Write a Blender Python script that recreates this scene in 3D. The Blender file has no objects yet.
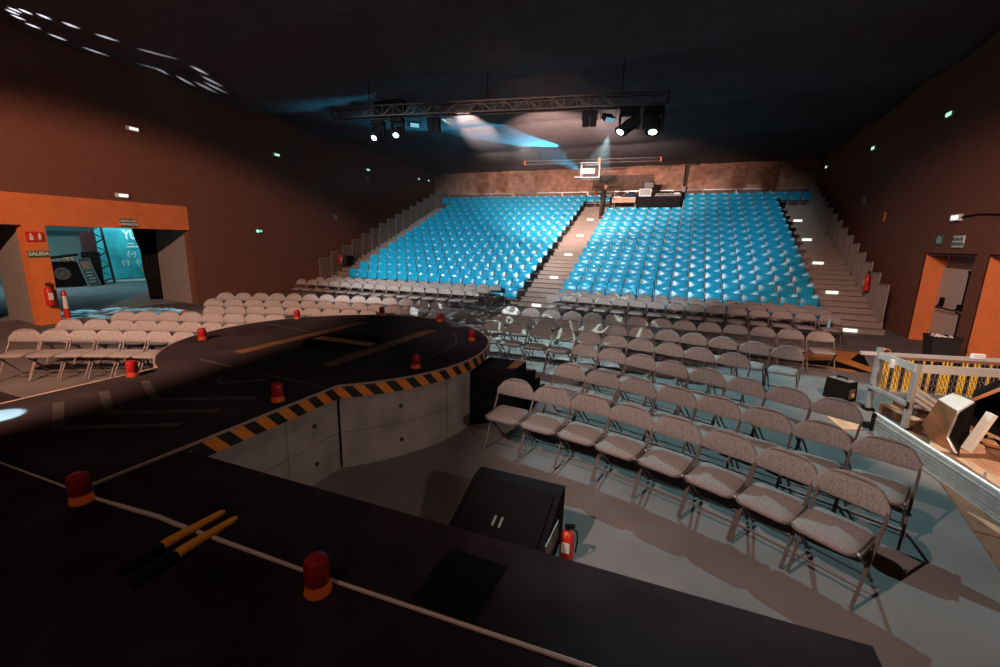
import bpy, bmesh, math, random
from mathutils import Vector, Matrix, Euler
random.seed(7)
SC = bpy.context.scene
COL = SC.collection
PI = math.pi

CHAIRS = {
  'Ra': [(-3.94,10.18,0.006), (-3.40,10.15,0.009), (-2.86,10.12,0.013), (-2.34,10.11,0.016), (-1.85,10.11,0.019), (-1.34,10.16,0.023), (-0.84,10.22,0.026), (-0.32,10.22,0.030), (0.16,10.21,0.033), (0.67,10.25,0.036), (1.18,10.28,0.039), (1.69,10.27,0.042), (2.19,10.28,0.045), (2.71,10.29,0.047)],
  'Rb': [(-3.63,8.98,0.076), (-3.14,8.98,0.042), (-2.61,9.00,0.007), (-2.12,8.97,-0.028), (-1.64,8.96,-0.064), (-1.16,8.92,-0.101), (-0.67,8.88,-0.137), (-0.18,8.81,-0.174), (0.29,8.72,-0.210), (0.77,8.62,-0.246), (1.25,8.45,-0.282), (1.71,8.30,-0.317)],
  'Rc': [(-3.51,8.06,-0.026), (-3.00,8.04,-0.056), (-2.48,7.99,-0.087), (-2.00,7.93,-0.119), (-1.52,7.90,-0.151), (-1.05,7.83,-0.184), (-0.58,7.72,-0.215), (-0.11,7.59,-0.245), (0.34,7.48,-0.273), (0.82,7.34,-0.298)],
  'Rd': [(-1.41,6.87,-0.317), (-0.95,6.72,-0.347), (-0.50,6.56,-0.378), (-0.07,6.37,-0.409), (0.38,6.18,-0.441), (0.80,5.94,-0.473), (1.22,5.73,-0.506), (1.63,5.51,-0.539)],
  'Re': [(-1.33,5.54,-0.251), (-0.87,5.42,-0.278), (-0.42,5.28,-0.305), (0.02,5.13,-0.331), (0.45,4.98,-0.358), (0.88,4.81,-0.384), (1.31,4.64,-0.410), (1.73,4.44,-0.435)],
  'Rf': [(-1.72,4.54,-0.098), (-1.27,4.48,-0.159), (-0.82,4.41,-0.220), (-0.39,4.28,-0.284), (0.04,4.14,-0.352), (0.46,3.98,-0.426), (0.85,3.78,-0.508), (1.20,3.56,-0.601)],
  'Fb_near': [(-3.78,13.54,-0.039), (-3.25,13.52,-0.039), (-2.73,13.50,-0.039), (-2.20,13.48,-0.039), (-1.67,13.46,-0.039), (-1.15,13.44,-0.039), (-0.62,13.42,-0.039), (-0.09,13.40,-0.039), (0.44,13.38,-0.039), (0.96,13.36,-0.039), (1.49,13.34,-0.039), (2.02,13.32,-0.039), (2.55,13.30,-0.039), (3.07,13.28,-0.039), (3.60,13.26,-0.039)],
  'Fb_mid': [(-3.69,14.36,0.011), (-3.17,14.36,0.011), (-2.64,14.37,0.011), (-2.11,14.37,0.011), (-1.58,14.38,0.011), (-1.05,14.38,0.011), (-0.53,14.39,0.011), (0.00,14.39,0.011), (0.53,14.40,0.011), (1.06,14.40,0.011), (1.59,14.41,0.011), (2.11,14.42,0.011), (2.64,14.42,0.011), (3.17,14.43,0.011), (3.70,14.43,0.011)],
  'Fb_far': [(-3.66,15.14,-0.006), (-3.14,15.13,-0.006), (-2.63,15.13,-0.006), (-2.11,15.13,-0.006), (-1.60,15.12,-0.006), (-1.08,15.12,-0.006), (-0.57,15.12,-0.006), (-0.05,15.12,-0.006), (0.46,15.11,-0.006), (0.98,15.11,-0.006), (1.49,15.11,-0.006), (2.01,15.10,-0.006), (2.52,15.10,-0.006), (3.04,15.10,-0.006), (3.55,15.09,-0.006)],
  'Fl_near': [(-13.68,12.74,0.057), (-13.16,12.77,0.057), (-12.65,12.80,0.057), (-12.14,12.83,0.057), (-11.62,12.86,0.057), (-11.11,12.89,0.057), (-10.59,12.92,0.057), (-10.08,12.95,0.057), (-9.57,12.98,0.057), (-9.05,13.01,0.057), (-8.54,13.04,0.057), (-8.02,13.07,0.057), (-7.51,13.10,0.057), (-7.00,13.12,0.057), (-6.48,13.15,0.057)],
  'Fl_mid': [(-13.81,13.83,0.043), (-13.29,13.85,0.043), (-12.78,13.88,0.043), (-12.26,13.90,0.043), (-11.74,13.92,0.043), (-11.22,13.94,0.043), (-10.70,13.96,0.043), (-10.19,13.99,0.043), (-9.67,14.01,0.043), (-9.15,14.03,0.043), (-8.63,14.05,0.043), (-8.11,14.08,0.043), (-7.59,14.10,0.043), (-7.08,14.12,0.043), (-6.56,14.14,0.043)],
  'Fl_far': [(-13.40,14.40,0.103), (-12.90,14.45,0.103), (-12.41,14.50,0.103), (-11.91,14.55,0.103), (-11.42,14.60,0.103), (-10.93,14.66,0.103), (-10.43,14.71,0.103), (-9.94,14.76,0.103), (-9.44,14.81,0.103), (-8.95,14.86,0.103), (-8.46,14.91,0.103), (-7.96,14.96,0.103), (-7.47,15.01,0.103), (-6.97,15.06,0.103), (-6.48,15.11,0.103)],
  'L1': [(-11.87,8.39,0.564), (-11.47,8.62,0.521), (-11.06,8.84,0.478), (-10.65,9.05,0.434), (-10.23,9.25,0.391), (-9.78,9.40,0.347), (-9.32,9.54,0.304), (-8.87,9.67,0.261), (-8.42,9.80,0.219), (-7.97,9.91,0.178), (-7.49,9.98,0.137), (-7.00,10.04,0.097), (-6.50,10.06,0.058), (-6.00,10.07,0.021)],
  'L2': [(-10.99,7.42,0.553), (-10.58,7.66,0.511), (-10.16,7.89,0.466), (-9.73,8.09,0.419), (-9.31,8.28,0.371), (-8.87,8.42,0.322), (-8.43,8.55,0.272), (-7.99,8.66,0.223), (-7.55,8.77,0.173), (-7.07,8.83,0.124), (-6.59,8.88,0.077), (-6.11,8.91,0.031)],
  'L3': [(-9.94,6.70,0.589), (-9.57,6.94,0.519), (-9.19,7.16,0.454), (-8.78,7.33,0.395), (-8.37,7.49,0.339), (-7.93,7.61,0.287), (-7.48,7.73,0.237), (-7.04,7.83,0.188), (-6.59,7.93,0.141)],
  'L4': [(-10.62,5.23,0.559), (-10.26,5.44,0.500), (-9.89,5.65,0.457), (-9.48,5.84,0.426), (-9.04,6.00,0.405), (-8.64,6.18,0.392), (-8.24,6.36,0.386), (-7.84,6.52,0.390)],
  'L5': [(-10.47,4.26,0.505), (-10.07,4.48,0.475), (-9.67,4.68,0.443), (-9.27,4.85,0.407), (-8.88,5.02,0.370), (-8.48,5.17,0.330), (-8.07,5.29,0.289), (-7.67,5.41,0.248)],
  'L6': [(-9.92,3.44,0.539), (-9.54,3.66,0.524), (-9.18,3.87,0.497), (-8.82,4.06,0.459), (-8.45,4.23,0.411), (-8.07,4.38,0.357), (-7.66,4.52,0.300)],
}
# ------------------------------------------------------------------ materials
def mat(name, col, rough=0.6, metal=0.0, noise=0.0, nscale=20.0, bump=0.0, stretch=None, spec=0.5, emit=None, estr=0.0, col2=None, detail=3.0):
    m = bpy.data.materials.new(name); m.use_nodes = True
    nt = m.node_tree; b = nt.nodes['Principled BSDF']
    b.inputs['Base Color'].default_value = (*col, 1)
    b.inputs['Roughness'].default_value = rough
    b.inputs['Metallic'].default_value = metal
    b.inputs['Specular IOR Level'].default_value = spec
    if emit:
        b.inputs['Emission Color'].default_value = (*emit, 1); b.inputs['Emission Strength'].default_value = estr
    if noise or bump or col2:
        tc = nt.nodes.new('ShaderNodeTexCoord'); mp = nt.nodes.new('ShaderNodeMapping')
        nz = nt.nodes.new('ShaderNodeTexNoise'); nz.inputs['Scale'].default_value = nscale; nz.inputs['Detail'].default_value = detail
        if stretch: mp.inputs['Scale'].default_value = stretch
        nt.links.new(tc.outputs['Object'], mp.inputs['Vector']); nt.links.new(mp.outputs['Vector'], nz.inputs['Vector'])
        if noise or col2:
            cr = nt.nodes.new('ShaderNodeValToRGB')
            c2 = col2 or tuple(max(0, c*(1-noise)) for c in col); c1 = col if col2 else tuple(min(1, c*(1+noise)) for c in col)
            cr.color_ramp.elements[0].position = .32; cr.color_ramp.elements[1].position = .68
            cr.color_ramp.elements[0].color = (*c2, 1); cr.color_ramp.elements[1].color = (*c1, 1)
            nt.links.new(nz.outputs['Fac'], cr.inputs['Fac']); nt.links.new(cr.outputs['Color'], b.inputs['Base Color'])
        if bump:
            bp = nt.nodes.new('ShaderNodeBump'); bp.inputs['Strength'].default_value = bump; bp.inputs['Distance'].default_value = .02
            nt.links.new(nz.outputs['Fac'], bp.inputs['Height']); nt.links.new(bp.outputs['Normal'], b.inputs['Normal'])
    return m

def stripe_mat(name, c1, c2, period, slant, rough=.6, axis=0, duty=.5, coord='UV'):
    m = bpy.data.materials.new(name); m.use_nodes = True
    nt = m.node_tree; b = nt.nodes['Principled BSDF']; b.inputs['Roughness'].default_value = rough
    tc = nt.nodes.new('ShaderNodeTexCoord'); sp = nt.nodes.new('ShaderNodeSeparateXYZ')
    nt.links.new(tc.outputs[coord], sp.inputs[0])
    ml = nt.nodes.new('ShaderNodeMath'); ml.operation = 'MULTIPLY_ADD'; ml.inputs[1].default_value = slant
    nt.links.new(sp.outputs[(axis+1) % 3], ml.inputs[0]); nt.links.new(sp.outputs[axis], ml.inputs[2])
    dv = nt.nodes.new('ShaderNodeMath'); dv.operation = 'DIVIDE'; dv.inputs[1].default_value = period
    nt.links.new(ml.outputs[0], dv.inputs[0])
    fr = nt.nodes.new('ShaderNodeMath'); fr.operation = 'FRACT'; nt.links.new(dv.outputs[0], fr.inputs[0])
    gt = nt.nodes.new('ShaderNodeMath'); gt.operation = 'GREATER_THAN'; gt.inputs[1].default_value = duty; nt.links.new(fr.outputs[0], gt.inputs[0])
    mx = nt.nodes.new('ShaderNodeMixRGB'); mx.inputs[1].default_value = (*c1, 1); mx.inputs[2].default_value = (*c2, 1)
    nt.links.new(gt.outputs[0], mx.inputs[0]); nt.links.new(mx.outputs[0], b.inputs['Base Color'])
    return m

M = {}
M['fabric'] = mat('chair fabric', (.275,.235,.222), .95, noise=.36, nscale=55, stretch=(4,4,.22), spec=.12)
M['chair_metal'] = mat('chair tube', (.17,.13,.12), .42, .35)
M['dark_screen'] = mat('dark screen', (.05,.045,.045), .4)
M['rubber'] = mat('rubber', (.02,.02,.02), .8)
M['blue'] = mat('blue plastic', (.01,.36,.60), .30, noise=.06, nscale=6, spec=.5)
M['grey_metal'] = mat('grey metal', (.34,.31,.30), .5, .4)
M['alu'] = mat('aluminium', (.52,.53,.53), .5, .6, noise=.12, nscale=9)
M['alu_bright'] = mat('bright aluminium', (.8,.76,.74), .4, .5)
M['black'] = mat('black', (.010,.008,.009), .85, spec=.07)
M['black_cloth'] = mat('black cloth', (.014,.013,.015), .95, noise=.3, nscale=6, spec=.1)
M['deck'] = mat('stage deck', (.022,.0145,.0175), .85, noise=.3, nscale=3.2, detail=8, spec=.08)
M['deck_worn'] = mat('worn stage deck', (.030,.0215,.025), .85, noise=.3, nscale=2.5, detail=8, spec=.1)
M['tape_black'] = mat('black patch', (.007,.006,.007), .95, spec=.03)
M['worn_orange'] = mat('worn orange paint', (.23,.095,.03), .75, noise=.0, nscale=7, col2=(.09,.042,.02), detail=8)
M['worn_orange2'] = mat('orange floor paint', (.50,.20,.05), .8, col2=(.38,.14,.03), nscale=7, detail=8)
M['amber_dull'] = mat('amber floor paint', (.62,.27,.05), .7, col2=(.45,.18,.03), nscale=8, detail=8)
M['worn_white'] = mat('scuffed white paint', (.075,.062,.062), .85, col2=(.035,.03,.031), nscale=12, detail=8)
M['beige_trim'] = mat('beige trim', (.34,.26,.22), .7)
M['rope'] = mat('pale seam strip', (.62,.47,.40), .8)
M['concrete'] = mat('concrete panel', (.34,.305,.29), .85, noise=.2, nscale=3.5, detail=10, bump=.25)
M['joint'] = mat('dark joint', (.05,.045,.045), .9)
M['hazard'] = stripe_mat('hazard stripes', (.72,.24,.03), (.012,.012,.014), .22, .85)
M['orange_paint'] = mat('orange paint', (.80,.22,.06), .6, noise=.07, nscale=3)
M['wall'] = mat('reddish brown wall', (.21,.088,.062), .9, noise=.28, nscale=45, bump=.25, detail=6, spec=.15)
M['wall_back'] = mat('brick brown wall', (.42,.21,.145), .9, noise=.33, nscale=4, bump=.2, detail=9, spec=.15)
M['jamb'] = mat('grey jamb', (.36,.31,.285), .85, noise=.07, nscale=5)
M['carpet'] = mat('dark carpet', (.19,.165,.16), .95, noise=.16, nscale=1.3, detail=12, spec=.1)
M['foyer_floor'] = mat('foyer floor', (.32,.32,.33), .6, noise=.08, nscale=2)
M['bleacher'] = mat('bleacher deck', (.33,.255,.22), .8, noise=.12, nscale=5, stretch=(.3,3,3))
M['rail'] = mat('railing metal', (.36,.30,.27), .55, .3)
M['white'] = mat('white plastic', (.75,.75,.73), .5)
M['paper'] = mat('paper', (.8,.76,.7), .7)
M['red'] = mat('red enamel', (.65,.035,.02), .35)
M['green_sign'] = mat('green sign board', (.03,.16,.08), .5)
M['exit_glow'] = mat('lit exit panel', (.4,.8,.6), .5, emit=(.45,1,.72), estr=1.2)
M['lamp_white'] = mat('lit emergency lamp', (.8,.8,.75), .5, emit=(1,.95,.85), estr=1.1)
M['step_glow'] = mat('lit step marker', (.9,.95,.8), .5, emit=(.85,1,.75), estr=1.3)
M['step_warm'] = mat('lit step marker warm', (.9,.9,.8), .5, emit=(1,.9,.75), estr=1.6)
M['lens'] = mat('lit lens', (.6,.8,.8), .2, emit=(.62,.95,1), estr=16)
M['lens_dim'] = mat('dim lens', (.15,.35,.45), .15, emit=(.2,.55,.7), estr=.5)
M['beacon_red'] = mat('red beacon dome', (.30,.010,.012), .35)
M['beacon_amber'] = mat('amber beacon base', (.28,.035,.01), .35, emit=(1,.14,.02), estr=.05)
M['amber'] = mat('amber plastic', (.95,.36,.04), .45)
M['brown_board'] = mat('brown board', (.22,.105,.06), .6, noise=.25, nscale=5, stretch=(1,1,4))
M['plywood'] = mat('plywood', (.62,.38,.24), .6, noise=.2, nscale=4, stretch=(6,.6,1))
M['door'] = mat('beige door', (.62,.50,.43), .55)
M['trim_door'] = mat('dark door trim', (.22,.12,.09), .6)
M['copper'] = mat('copper clamp', (.55,.22,.14), .4, .4)
M['yellow'] = mat('yellow chain', (.92,.55,.03), .45)
M['bin'] = mat('black bin', (.02,.018,.02), .45)
M['teal_wall'] = mat('foyer wall', (.30,.52,.55), .8)
M['teal_dark'] = mat('foyer door frame', (.08,.19,.22), .6)
M['skin'] = mat('skin', (.62,.32,.2), .55)
M['hair'] = mat('dark hair', (.02,.014,.012), .7)
M['jumper'] = mat('black jumper', (.022,.02,.024), .9)
M['trousers'] = mat('dark trousers', (.055,.045,.042), .9)
M['water'] = mat('blue water bottle', (.25,.6,.75), .15)
M['brown_glow'] = mat('copper board', (.42,.17,.07), .45, noise=.3, nscale=6)
M['screen'] = mat('screen', (.02,.02,.03), .3, emit=(.5,.4,.34), estr=.12)
M['white_lit'] = mat('white paint', (.8,.8,.8), .6)
M['truss'] = mat('truss tube', (.11,.09,.09), .5, .3)
M['blue_bag'] = mat('dark blue bag', (.02,.06,.14), .7)

def banner_mat():
    m = bpy.data.materials.new('teal banner print'); m.use_nodes = True
    nt = m.node_tree; b = nt.nodes['Principled BSDF']; b.inputs['Roughness'].default_value = .7
    tc = nt.nodes.new('ShaderNodeTexCoord'); nz = nt.nodes.new('ShaderNodeTexNoise'); nz.inputs['Scale'].default_value = 1.4; nz.inputs['Detail'].default_value = 5
    cr = nt.nodes.new('ShaderNodeValToRGB'); cr.color_ramp.elements[0].color = (.01,.26,.33,1); cr.color_ramp.elements[1].color = (.05,.50,.56,1)
    cr.color_ramp.elements[0].position = .35; cr.color_ramp.elements[1].position = .65
    nt.links.new(tc.outputs['Object'], nz.inputs['Vector']); nt.links.new(nz.outputs['Fac'], cr.inputs['Fac']); nt.links.new(cr.outputs['Color'], b.inputs['Base Color'])
    return m
M['banner'] = banner_mat()

# ------------------------------------------------------------------ mesh builder
class MB:
    def __init__(s): s.v = []; s.f = []; s.uv = None
    def add(s, vs, fs):
        n = len(s.v); s.v += [tuple(p) for p in vs]; s.f += [tuple(i+n for i in f) for f in fs]; return s
    def box(s, c, size, rot=None, bev=0.0):
        x, y, z = (d/2 for d in size)
        R = rot if isinstance(rot, Matrix) else (Euler(rot).to_matrix() if rot else Matrix.Identity(3))
        c = Vector(c)
        if bev <= 0:
            vs = [R @ Vector((sx*x, sy*y, sz*z)) + c for sx in (-1,1) for sy in (-1,1) for sz in (-1,1)]
            s.add(vs, [(0,1,3,2),(4,6,7,5),(0,4,5,1),(2,3,7,6),(0,2,6,4),(1,5,7,3)])
        else:
            bm = bmesh.new(); bmesh.ops.create_cube(bm, size=1)
            for v in bm.verts: v.co = Vector((v.co.x*2*x, v.co.y*2*y, v.co.z*2*z))
            bmesh.ops.bevel(bm, geom=bm.edges[:], offset=min(bev, .45*min(size)), segments=2, affect='EDGES', profile=.5)
            s.add([R @ v.co + c for v in bm.verts], [[v.index for v in f.verts] for f in bm.faces]); bm.free()
        return s
    def tube(s, pts, r, seg=8, closed=False, cap=True):
        pts = [Vector(p) for p in pts]; n = len(pts); vs = []
        rs = r if isinstance(r, (list, tuple)) else [r]*n
        up = None
        for i, p in enumerate(pts):
            if closed: d = pts[(i+1) % n]-pts[i-1]
            else: d = pts[min(i+1, n-1)]-pts[max(i-1, 0)]
            d.normalize()
            if up is None:
                a = Vector((0,0,1)) if abs(d.z) < .9 else Vector((0,1,0))
                up = (a - d*a.dot(d)).normalized()
            else: up = (up - d*up.dot(d)).normalized()
            w = d.cross(up)
            for k in range(seg):
                t = 2*PI*k/seg; vs.append(p + (up*math.cos(t)+w*math.sin(t))*rs[i])
        fs = []
        m = n if closed else n-1
        for i in range(m):
            for k in range(seg):
                a = i*seg+k; b = i*seg+(k+1) % seg; j = (i+1) % n
                fs.append((a, b, j*seg+(k+1) % seg, j*seg+k))
        if cap and not closed:
            fs.append(tuple(range(seg))[::-1]); fs.append(tuple((n-1)*seg+k for k in range(seg)))
        return s.add(vs, fs)
    def lathe(s, prof, c=(0,0,0), seg=16, rot=None):
        R = rot if isinstance(rot, Matrix) else (Euler(rot).to_matrix() if rot else Matrix.Identity(3)); c = Vector(c); vs = []
        for r, z in prof:
            for k in range(seg):
                t = 2*PI*k/seg; vs.append(R @ Vector((r*math.cos(t), r*math.sin(t), z)) + c)
        fs = [(i*seg+k, i*seg+(k+1) % seg, (i+1)*seg+(k+1) % seg, (i+1)*seg+k) for i in range(len(prof)-1) for k in range(seg)]
        fs.append(tuple(range(seg))[::-1]); fs.append(tuple((len(prof)-1)*seg+k for k in range(seg)))
        return s.add(vs, fs)
    def prism(s, poly, z0, z1):
        n = len(poly)
        zt = z1 if isinstance(z1, (list, tuple)) else [z1]*n
        vs = [(x, y, z0) for x, y in poly] + [(p[0], p[1], zt[i]) for i, p in enumerate(poly)]
        fs = [tuple(range(n))[::-1], tuple(range(n, 2*n))] + [(i, (i+1) % n, n+(i+1) % n, n+i) for i in range(n)]
        return s.add(vs, fs)
    def extr(s, poly, axis_len, frame, c=(0,0,0)):
        """poly in (a,b), extruded along third axis of frame (3x3 columns a,b,c) from 0 to axis_len"""
        n = len(poly); c = Vector(c); A, B, C = frame; A = Vector(A); B = Vector(B); C = Vector(C)
        vs = [c+A*a+B*b for a, b in poly] + [c+A*a+B*b+C*axis_len for a, b in poly]
        fs = [tuple(range(n))[::-1], tuple(range(n, 2*n))] + [(i, (i+1) % n, n+(i+1) % n, n+i) for i in range(n)]
        return s.add(vs, fs)
    def pad(s, w, h, t, r, bulge, c=(0,0,0), frame=((1,0,0),(0,0,1),(0,-1,0)), curve=0.0, back=True, cs=4):
        """rounded cushion: w x h outline with corner radius r, thickness t, front bulge; frame = (right, up, outward)"""
        A, B, C = (Vector(q) for q in frame); c = Vector(c)
        out = []
        for cx, cy, a0 in ((w/2-r, h/2-r, 0), (-w/2+r, h/2-r, PI/2), (-w/2+r, -h/2+r, PI), (w/2-r, -h/2+r, 1.5*PI)):
            for k in range(cs+1):
                a = a0 + PI/2*k/cs; out.append((cx+r*math.cos(a), cy+r*math.sin(a)))
        n = len(out)
        rings = [(1.0, -t/2), (1.0, t/2*.4), (.96, t/2), (.62, t/2+bulge*.6), (.3, t/2+bulge*.92)]
        vs = []
        for sc, d in rings:
            for a, b in out:
                vs.append(c + A*(a*sc) + B*(b*sc) + C*(d + curve*(a*sc/(w/2))**2))
        vs.append(c + C*(t/2+bulge)); fs = []
        for i in range(len(rings)-1):
            for k in range(n): fs.append((i*n+k, i*n+(k+1) % n, (i+1)*n+(k+1) % n, (i+1)*n+k))
        L = (len(rings)-1)*n
        for k in range(n): fs.append((L+k, L+(k+1) % n, len(vs)-1))
        m = len(vs)
        vs += [c + A*(a*.5) + B*(b*.5) + C*(-t/2 + curve*(a*.5/(w/2))**2) for a, b in out] + [c + C*(-t/2)]
        for k in range(n):
            fs.append(((k+1) % n, k, m+k, m+(k+1) % n)); fs.append((m+(k+1) % n, m+k, m+n))
        return s.add(vs, fs)
    def build(s, name, material, parent=None, smooth=False, loc=None, rotz=None, angle=40):
        me = bpy.data.meshes.new(name); me.from_pydata(s.v, [], s.f)
        if material is not None: me.materials.append(material)
        bm = bmesh.new(); bm.from_mesh(me); bmesh.ops.recalc_face_normals(bm, faces=bm.faces); bm.to_mesh(me); bm.free()
        if smooth:
            me.polygons.foreach_set('use_smooth', [True]*len(me.polygons))
            try: me.set_sharp_from_angle(angle=math.radians(angle))
            except Exception: pass
        me.update()
        o = bpy.data.objects.new(name, me); COL.objects.link(o)
        if parent: o.parent = parent
        if loc: o.location = loc
        if rotz is not None: o.rotation_euler = (0,0,rotz)
        return o

def tag(o, label=None, cat=None, group=None, kind=None):
    if label: o['label'] = label
    if cat: o['category'] = cat
    if group: o['group'] = group
    if kind: o['kind'] = kind
    return o
def thing(name, label, cat, loc=(0,0,0), rotz=0, group=None):
    o = bpy.data.objects.new(name, None); COL.objects.link(o); o.empty_display_size = .2
    o.location = loc; o.rotation_euler = (0,0,rotz)
    return tag(o, label, cat, group)
def copy_tree(root, loc, rotz, label, group=None):
    r = root.copy(); COL.objects.link(r); r.location = loc; r.rotation_euler = (0,0,rotz); r['label'] = label
    if group: r['group'] = group
    for ch in KIDS[root.name]:
        c = ch.copy(); COL.objects.link(c); c.parent = r
        for g in KIDS.get(ch.name, []):
            d = g.copy(); COL.objects.link(d); d.parent = c
    return r
KIDS = {}
def remember(root):
    KIDS[root.name] = [o for o in COL.objects if o.parent == root]
    for k in KIDS[root.name]:
        KIDS[k.name] = [o for o in COL.objects if o.parent == k]
def text_mesh(name, body, size, material, parent, loc, rot, depth=.004, align='CENTER', bold=0.0, sx=1.0):
    cu = bpy.data.curves.new(name, 'FONT'); cu.body = body; cu.size = size; cu.extrude = depth; cu.align_x = align; cu.align_y = 'CENTER'; cu.offset = bold
    cu.resolution_u = 3
    t = bpy.data.objects.new(name+'_tmp', cu); COL.objects.link(t)
    dg = bpy.context.evaluated_depsgraph_get(); me = bpy.data.meshes.new_from_object(t.evaluated_get(dg))
    COL.objects.unlink(t); bpy.data.objects.remove(t)
    me.materials.clear(); me.materials.append(material); me.name = name
    o = bpy.data.objects.new(name, me); COL.objects.link(o); o.parent = parent; o.location = loc; o.rotation_euler = rot; o.scale = (sx, 1, 1)
    return o
ORD = ['first','second','third','fourth','fifth','sixth','seventh','eighth','ninth','tenth','eleventh','twelfth','thirteenth','fourteenth','fifteenth','sixteenth']
def KB(x, y, z):            # survey of the bleacher end, scaled about the surveyor's point
    return (1.1*x, 1.1*y, 2.42+1.1*(z-2.42))

# ------------------------------------------------------------------ camera
FPX = 438.916; YAW = -0.387875; PITCH = 0.207082; ROLL = 0.024053
cd = bpy.data.cameras.new('camera'); cam = bpy.data.objects.new('camera', cd); COL.objects.link(cam)
cd.sensor_fit = 'HORIZONTAL'; cd.sensor_width = 36; cd.lens = FPX/1000*36; cd.clip_end = 200; cd.clip_start = .05
cy, sy = math.cos(YAW), math.sin(YAW)
fw = Vector((sy*math.cos(PITCH), cy*math.cos(PITCH), -math.sin(PITCH))); ri = Vector((cy, -sy, 0)); up = ri.cross(fw)
r2 = ri*math.cos(ROLL)+up*math.sin(ROLL); u2 = -ri*math.sin(ROLL)+up*math.cos(ROLL)
cam.matrix_world = Matrix(((r2.x,u2.x,-fw.x,0),(r2.y,u2.y,-fw.y,0),(r2.z,u2.z,-fw.z,2.42),(0,0,0,1)))
SC.camera = cam

# ------------------------------------------------------------------ the hall
def struct(o, label=None): 
    o['kind'] = 'structure'
    return o
struct(MB().box((-5,12.5,-.05), (23.4,37,.1)).build('floor', M['carpet']))
# raised foyer floor continues level beyond the portals
struct(MB().box((-26.3,8.5,-.05), (19.2,30,.1)).build('floor_foyer', M['foyer_floor']))

WX0, WS = -15.25, -.0792
def lwx(y): return WX0 + WS*(y-5.86)
LANG = math.atan2(1, WS)   # direction of the left wall
wl_dir = Vector((WS, 1, 0)).normalized(); wl_n = Vector((1, -WS, 0)).normalized()
def lwall_box(mb, y0, y1, z0, z1, t=.25, off=0):
    a = Vector((lwx(y0), y0, 0)) + wl_n*off; b = Vector((lwx(y1), y1, 0)) + wl_n*off
    mb.prism([(a.x,a.y),(b.x,b.y),(b.x-wl_n.x*t,b.y-wl_n.y*t),(a.x-wl_n.x*t,a.y-wl_n.y*t)], z0, z1)
w = MB()
lwall_box(w, -6, 28.75, 3.31, 9.2); lwall_box(w, 10.07, 28.75, 0, 3.31); lwall_box(w, -6, 3.0, 0, 3.31)
struct(w.build('wall_left', M['wall']))
# orange portal front: lintel, pier
w = MB(); lwall_box(w, 3.0, 10.07, 2.54, 3.31, t=.27, off=.02); lwall_box(w, 5.8, 6.24, 0, 2.54, t=.27, off=.02)
struct(w.build('trim_portal', M['orange_paint']))
# tunnels behind the wall: jambs and soffit
w = MB()
def slab(mb, a, b, z0, z1, t):
    a = Vector((*a,0)); b = Vector((*b,0)); d = (b-a).normalized(); n = Vector((-d.y, d.x, 0))*t
    mb.prism([(a.x,a.y),(b.x,b.y),(b.x+n.x,b.y+n.y),(a.x+n.x,a.y+n.y)], z0, z1)
slab(w, (-18.0,10.32), (-15.64,10.07), 0, 2.54, .12)       # far jamb of the wide opening
slab(w, (-17.4,6.0), (-15.5,5.82), 0, 2.54, .1)           # jamb of the near opening
slab(w, (-17.4,6.28), (-15.5,6.22), 0, 2.54, -.1)
struct(w.build('wall_portal_jambs', M['jamb']))
w = MB(); w.box((-16.85,6.6,2.64), (2.1,7.6,.18)); w.box((-17.4,4.4,1.3),(.1,2.8,2.6)); w.box((-16.4,3.0,1.3),(2.0,.1,2.6))
w.prism([(-18.0,10.32),(-18.05,14),(-17.95,14),(-17.9,10.32)], 0, 2.6)
struct(w.build('wall_portal_lining', M['black']))
# right wall with two recessed exits
w = MB()
for y0, y1, z0 in ((15.56,28.75,0),(13.35,15.56,2.35),(12.82,13.35,0),(10.7,12.82,2.35),(-6,10.7,0)):
    w.box((6.17,(y0+y1)/2,(z0+9.2)/2), (.24,y1-y0,9.2-z0))
struct(w.build('wall_right', M['wall']))
w = MB()
w.box((6.3,13.33,1.17),(.4,.05,2.34)); w.box((6.3,14.4,2.36),(.5,2.2,.05)); w.box((6.3,11.75,2.36),(.5,2.2,.05)); w.box((6.52,14.0,2.12),(.06,2.9,.46))
w.box((6.9,10.7,1.2),(1.1,.06,2.4)); w.box((6.9,12.86,2.4),(1.1,4.4,.05))
struct(w.build('wall_right_lining', M['trim_door']))
w = MB()
w.prism([(6.05,15.56),(6.5,15.52),(6.5,15.62),(6.05,15.62)],0,2.35); w.prism([(6.05,12.82),(7.3,12.6),(7.3,12.7),(6.05,12.86)],0,2.35)
struct(w.build('trim_exit_reveals', M['orange_paint']))
# back wall
struct(MB().box((-5.6,28.75,4.2), (24,.25,8.6)).build('wall_back', M['wall_back']))
# foyer shell
w = MB(); w.box((-30.2,12,2.2),(.2,24,5)); w.box((-24,23.5,2.2),(13,.2,5)); w.box((-26,2,2.2),(9,.2,5))
struct(w.build('wall_foyer', M['teal_wall']))
struct(MB().box((-24.0,12,4.6),(12.6,24,.1)).build('ceiling_foyer', M['black']))

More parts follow.
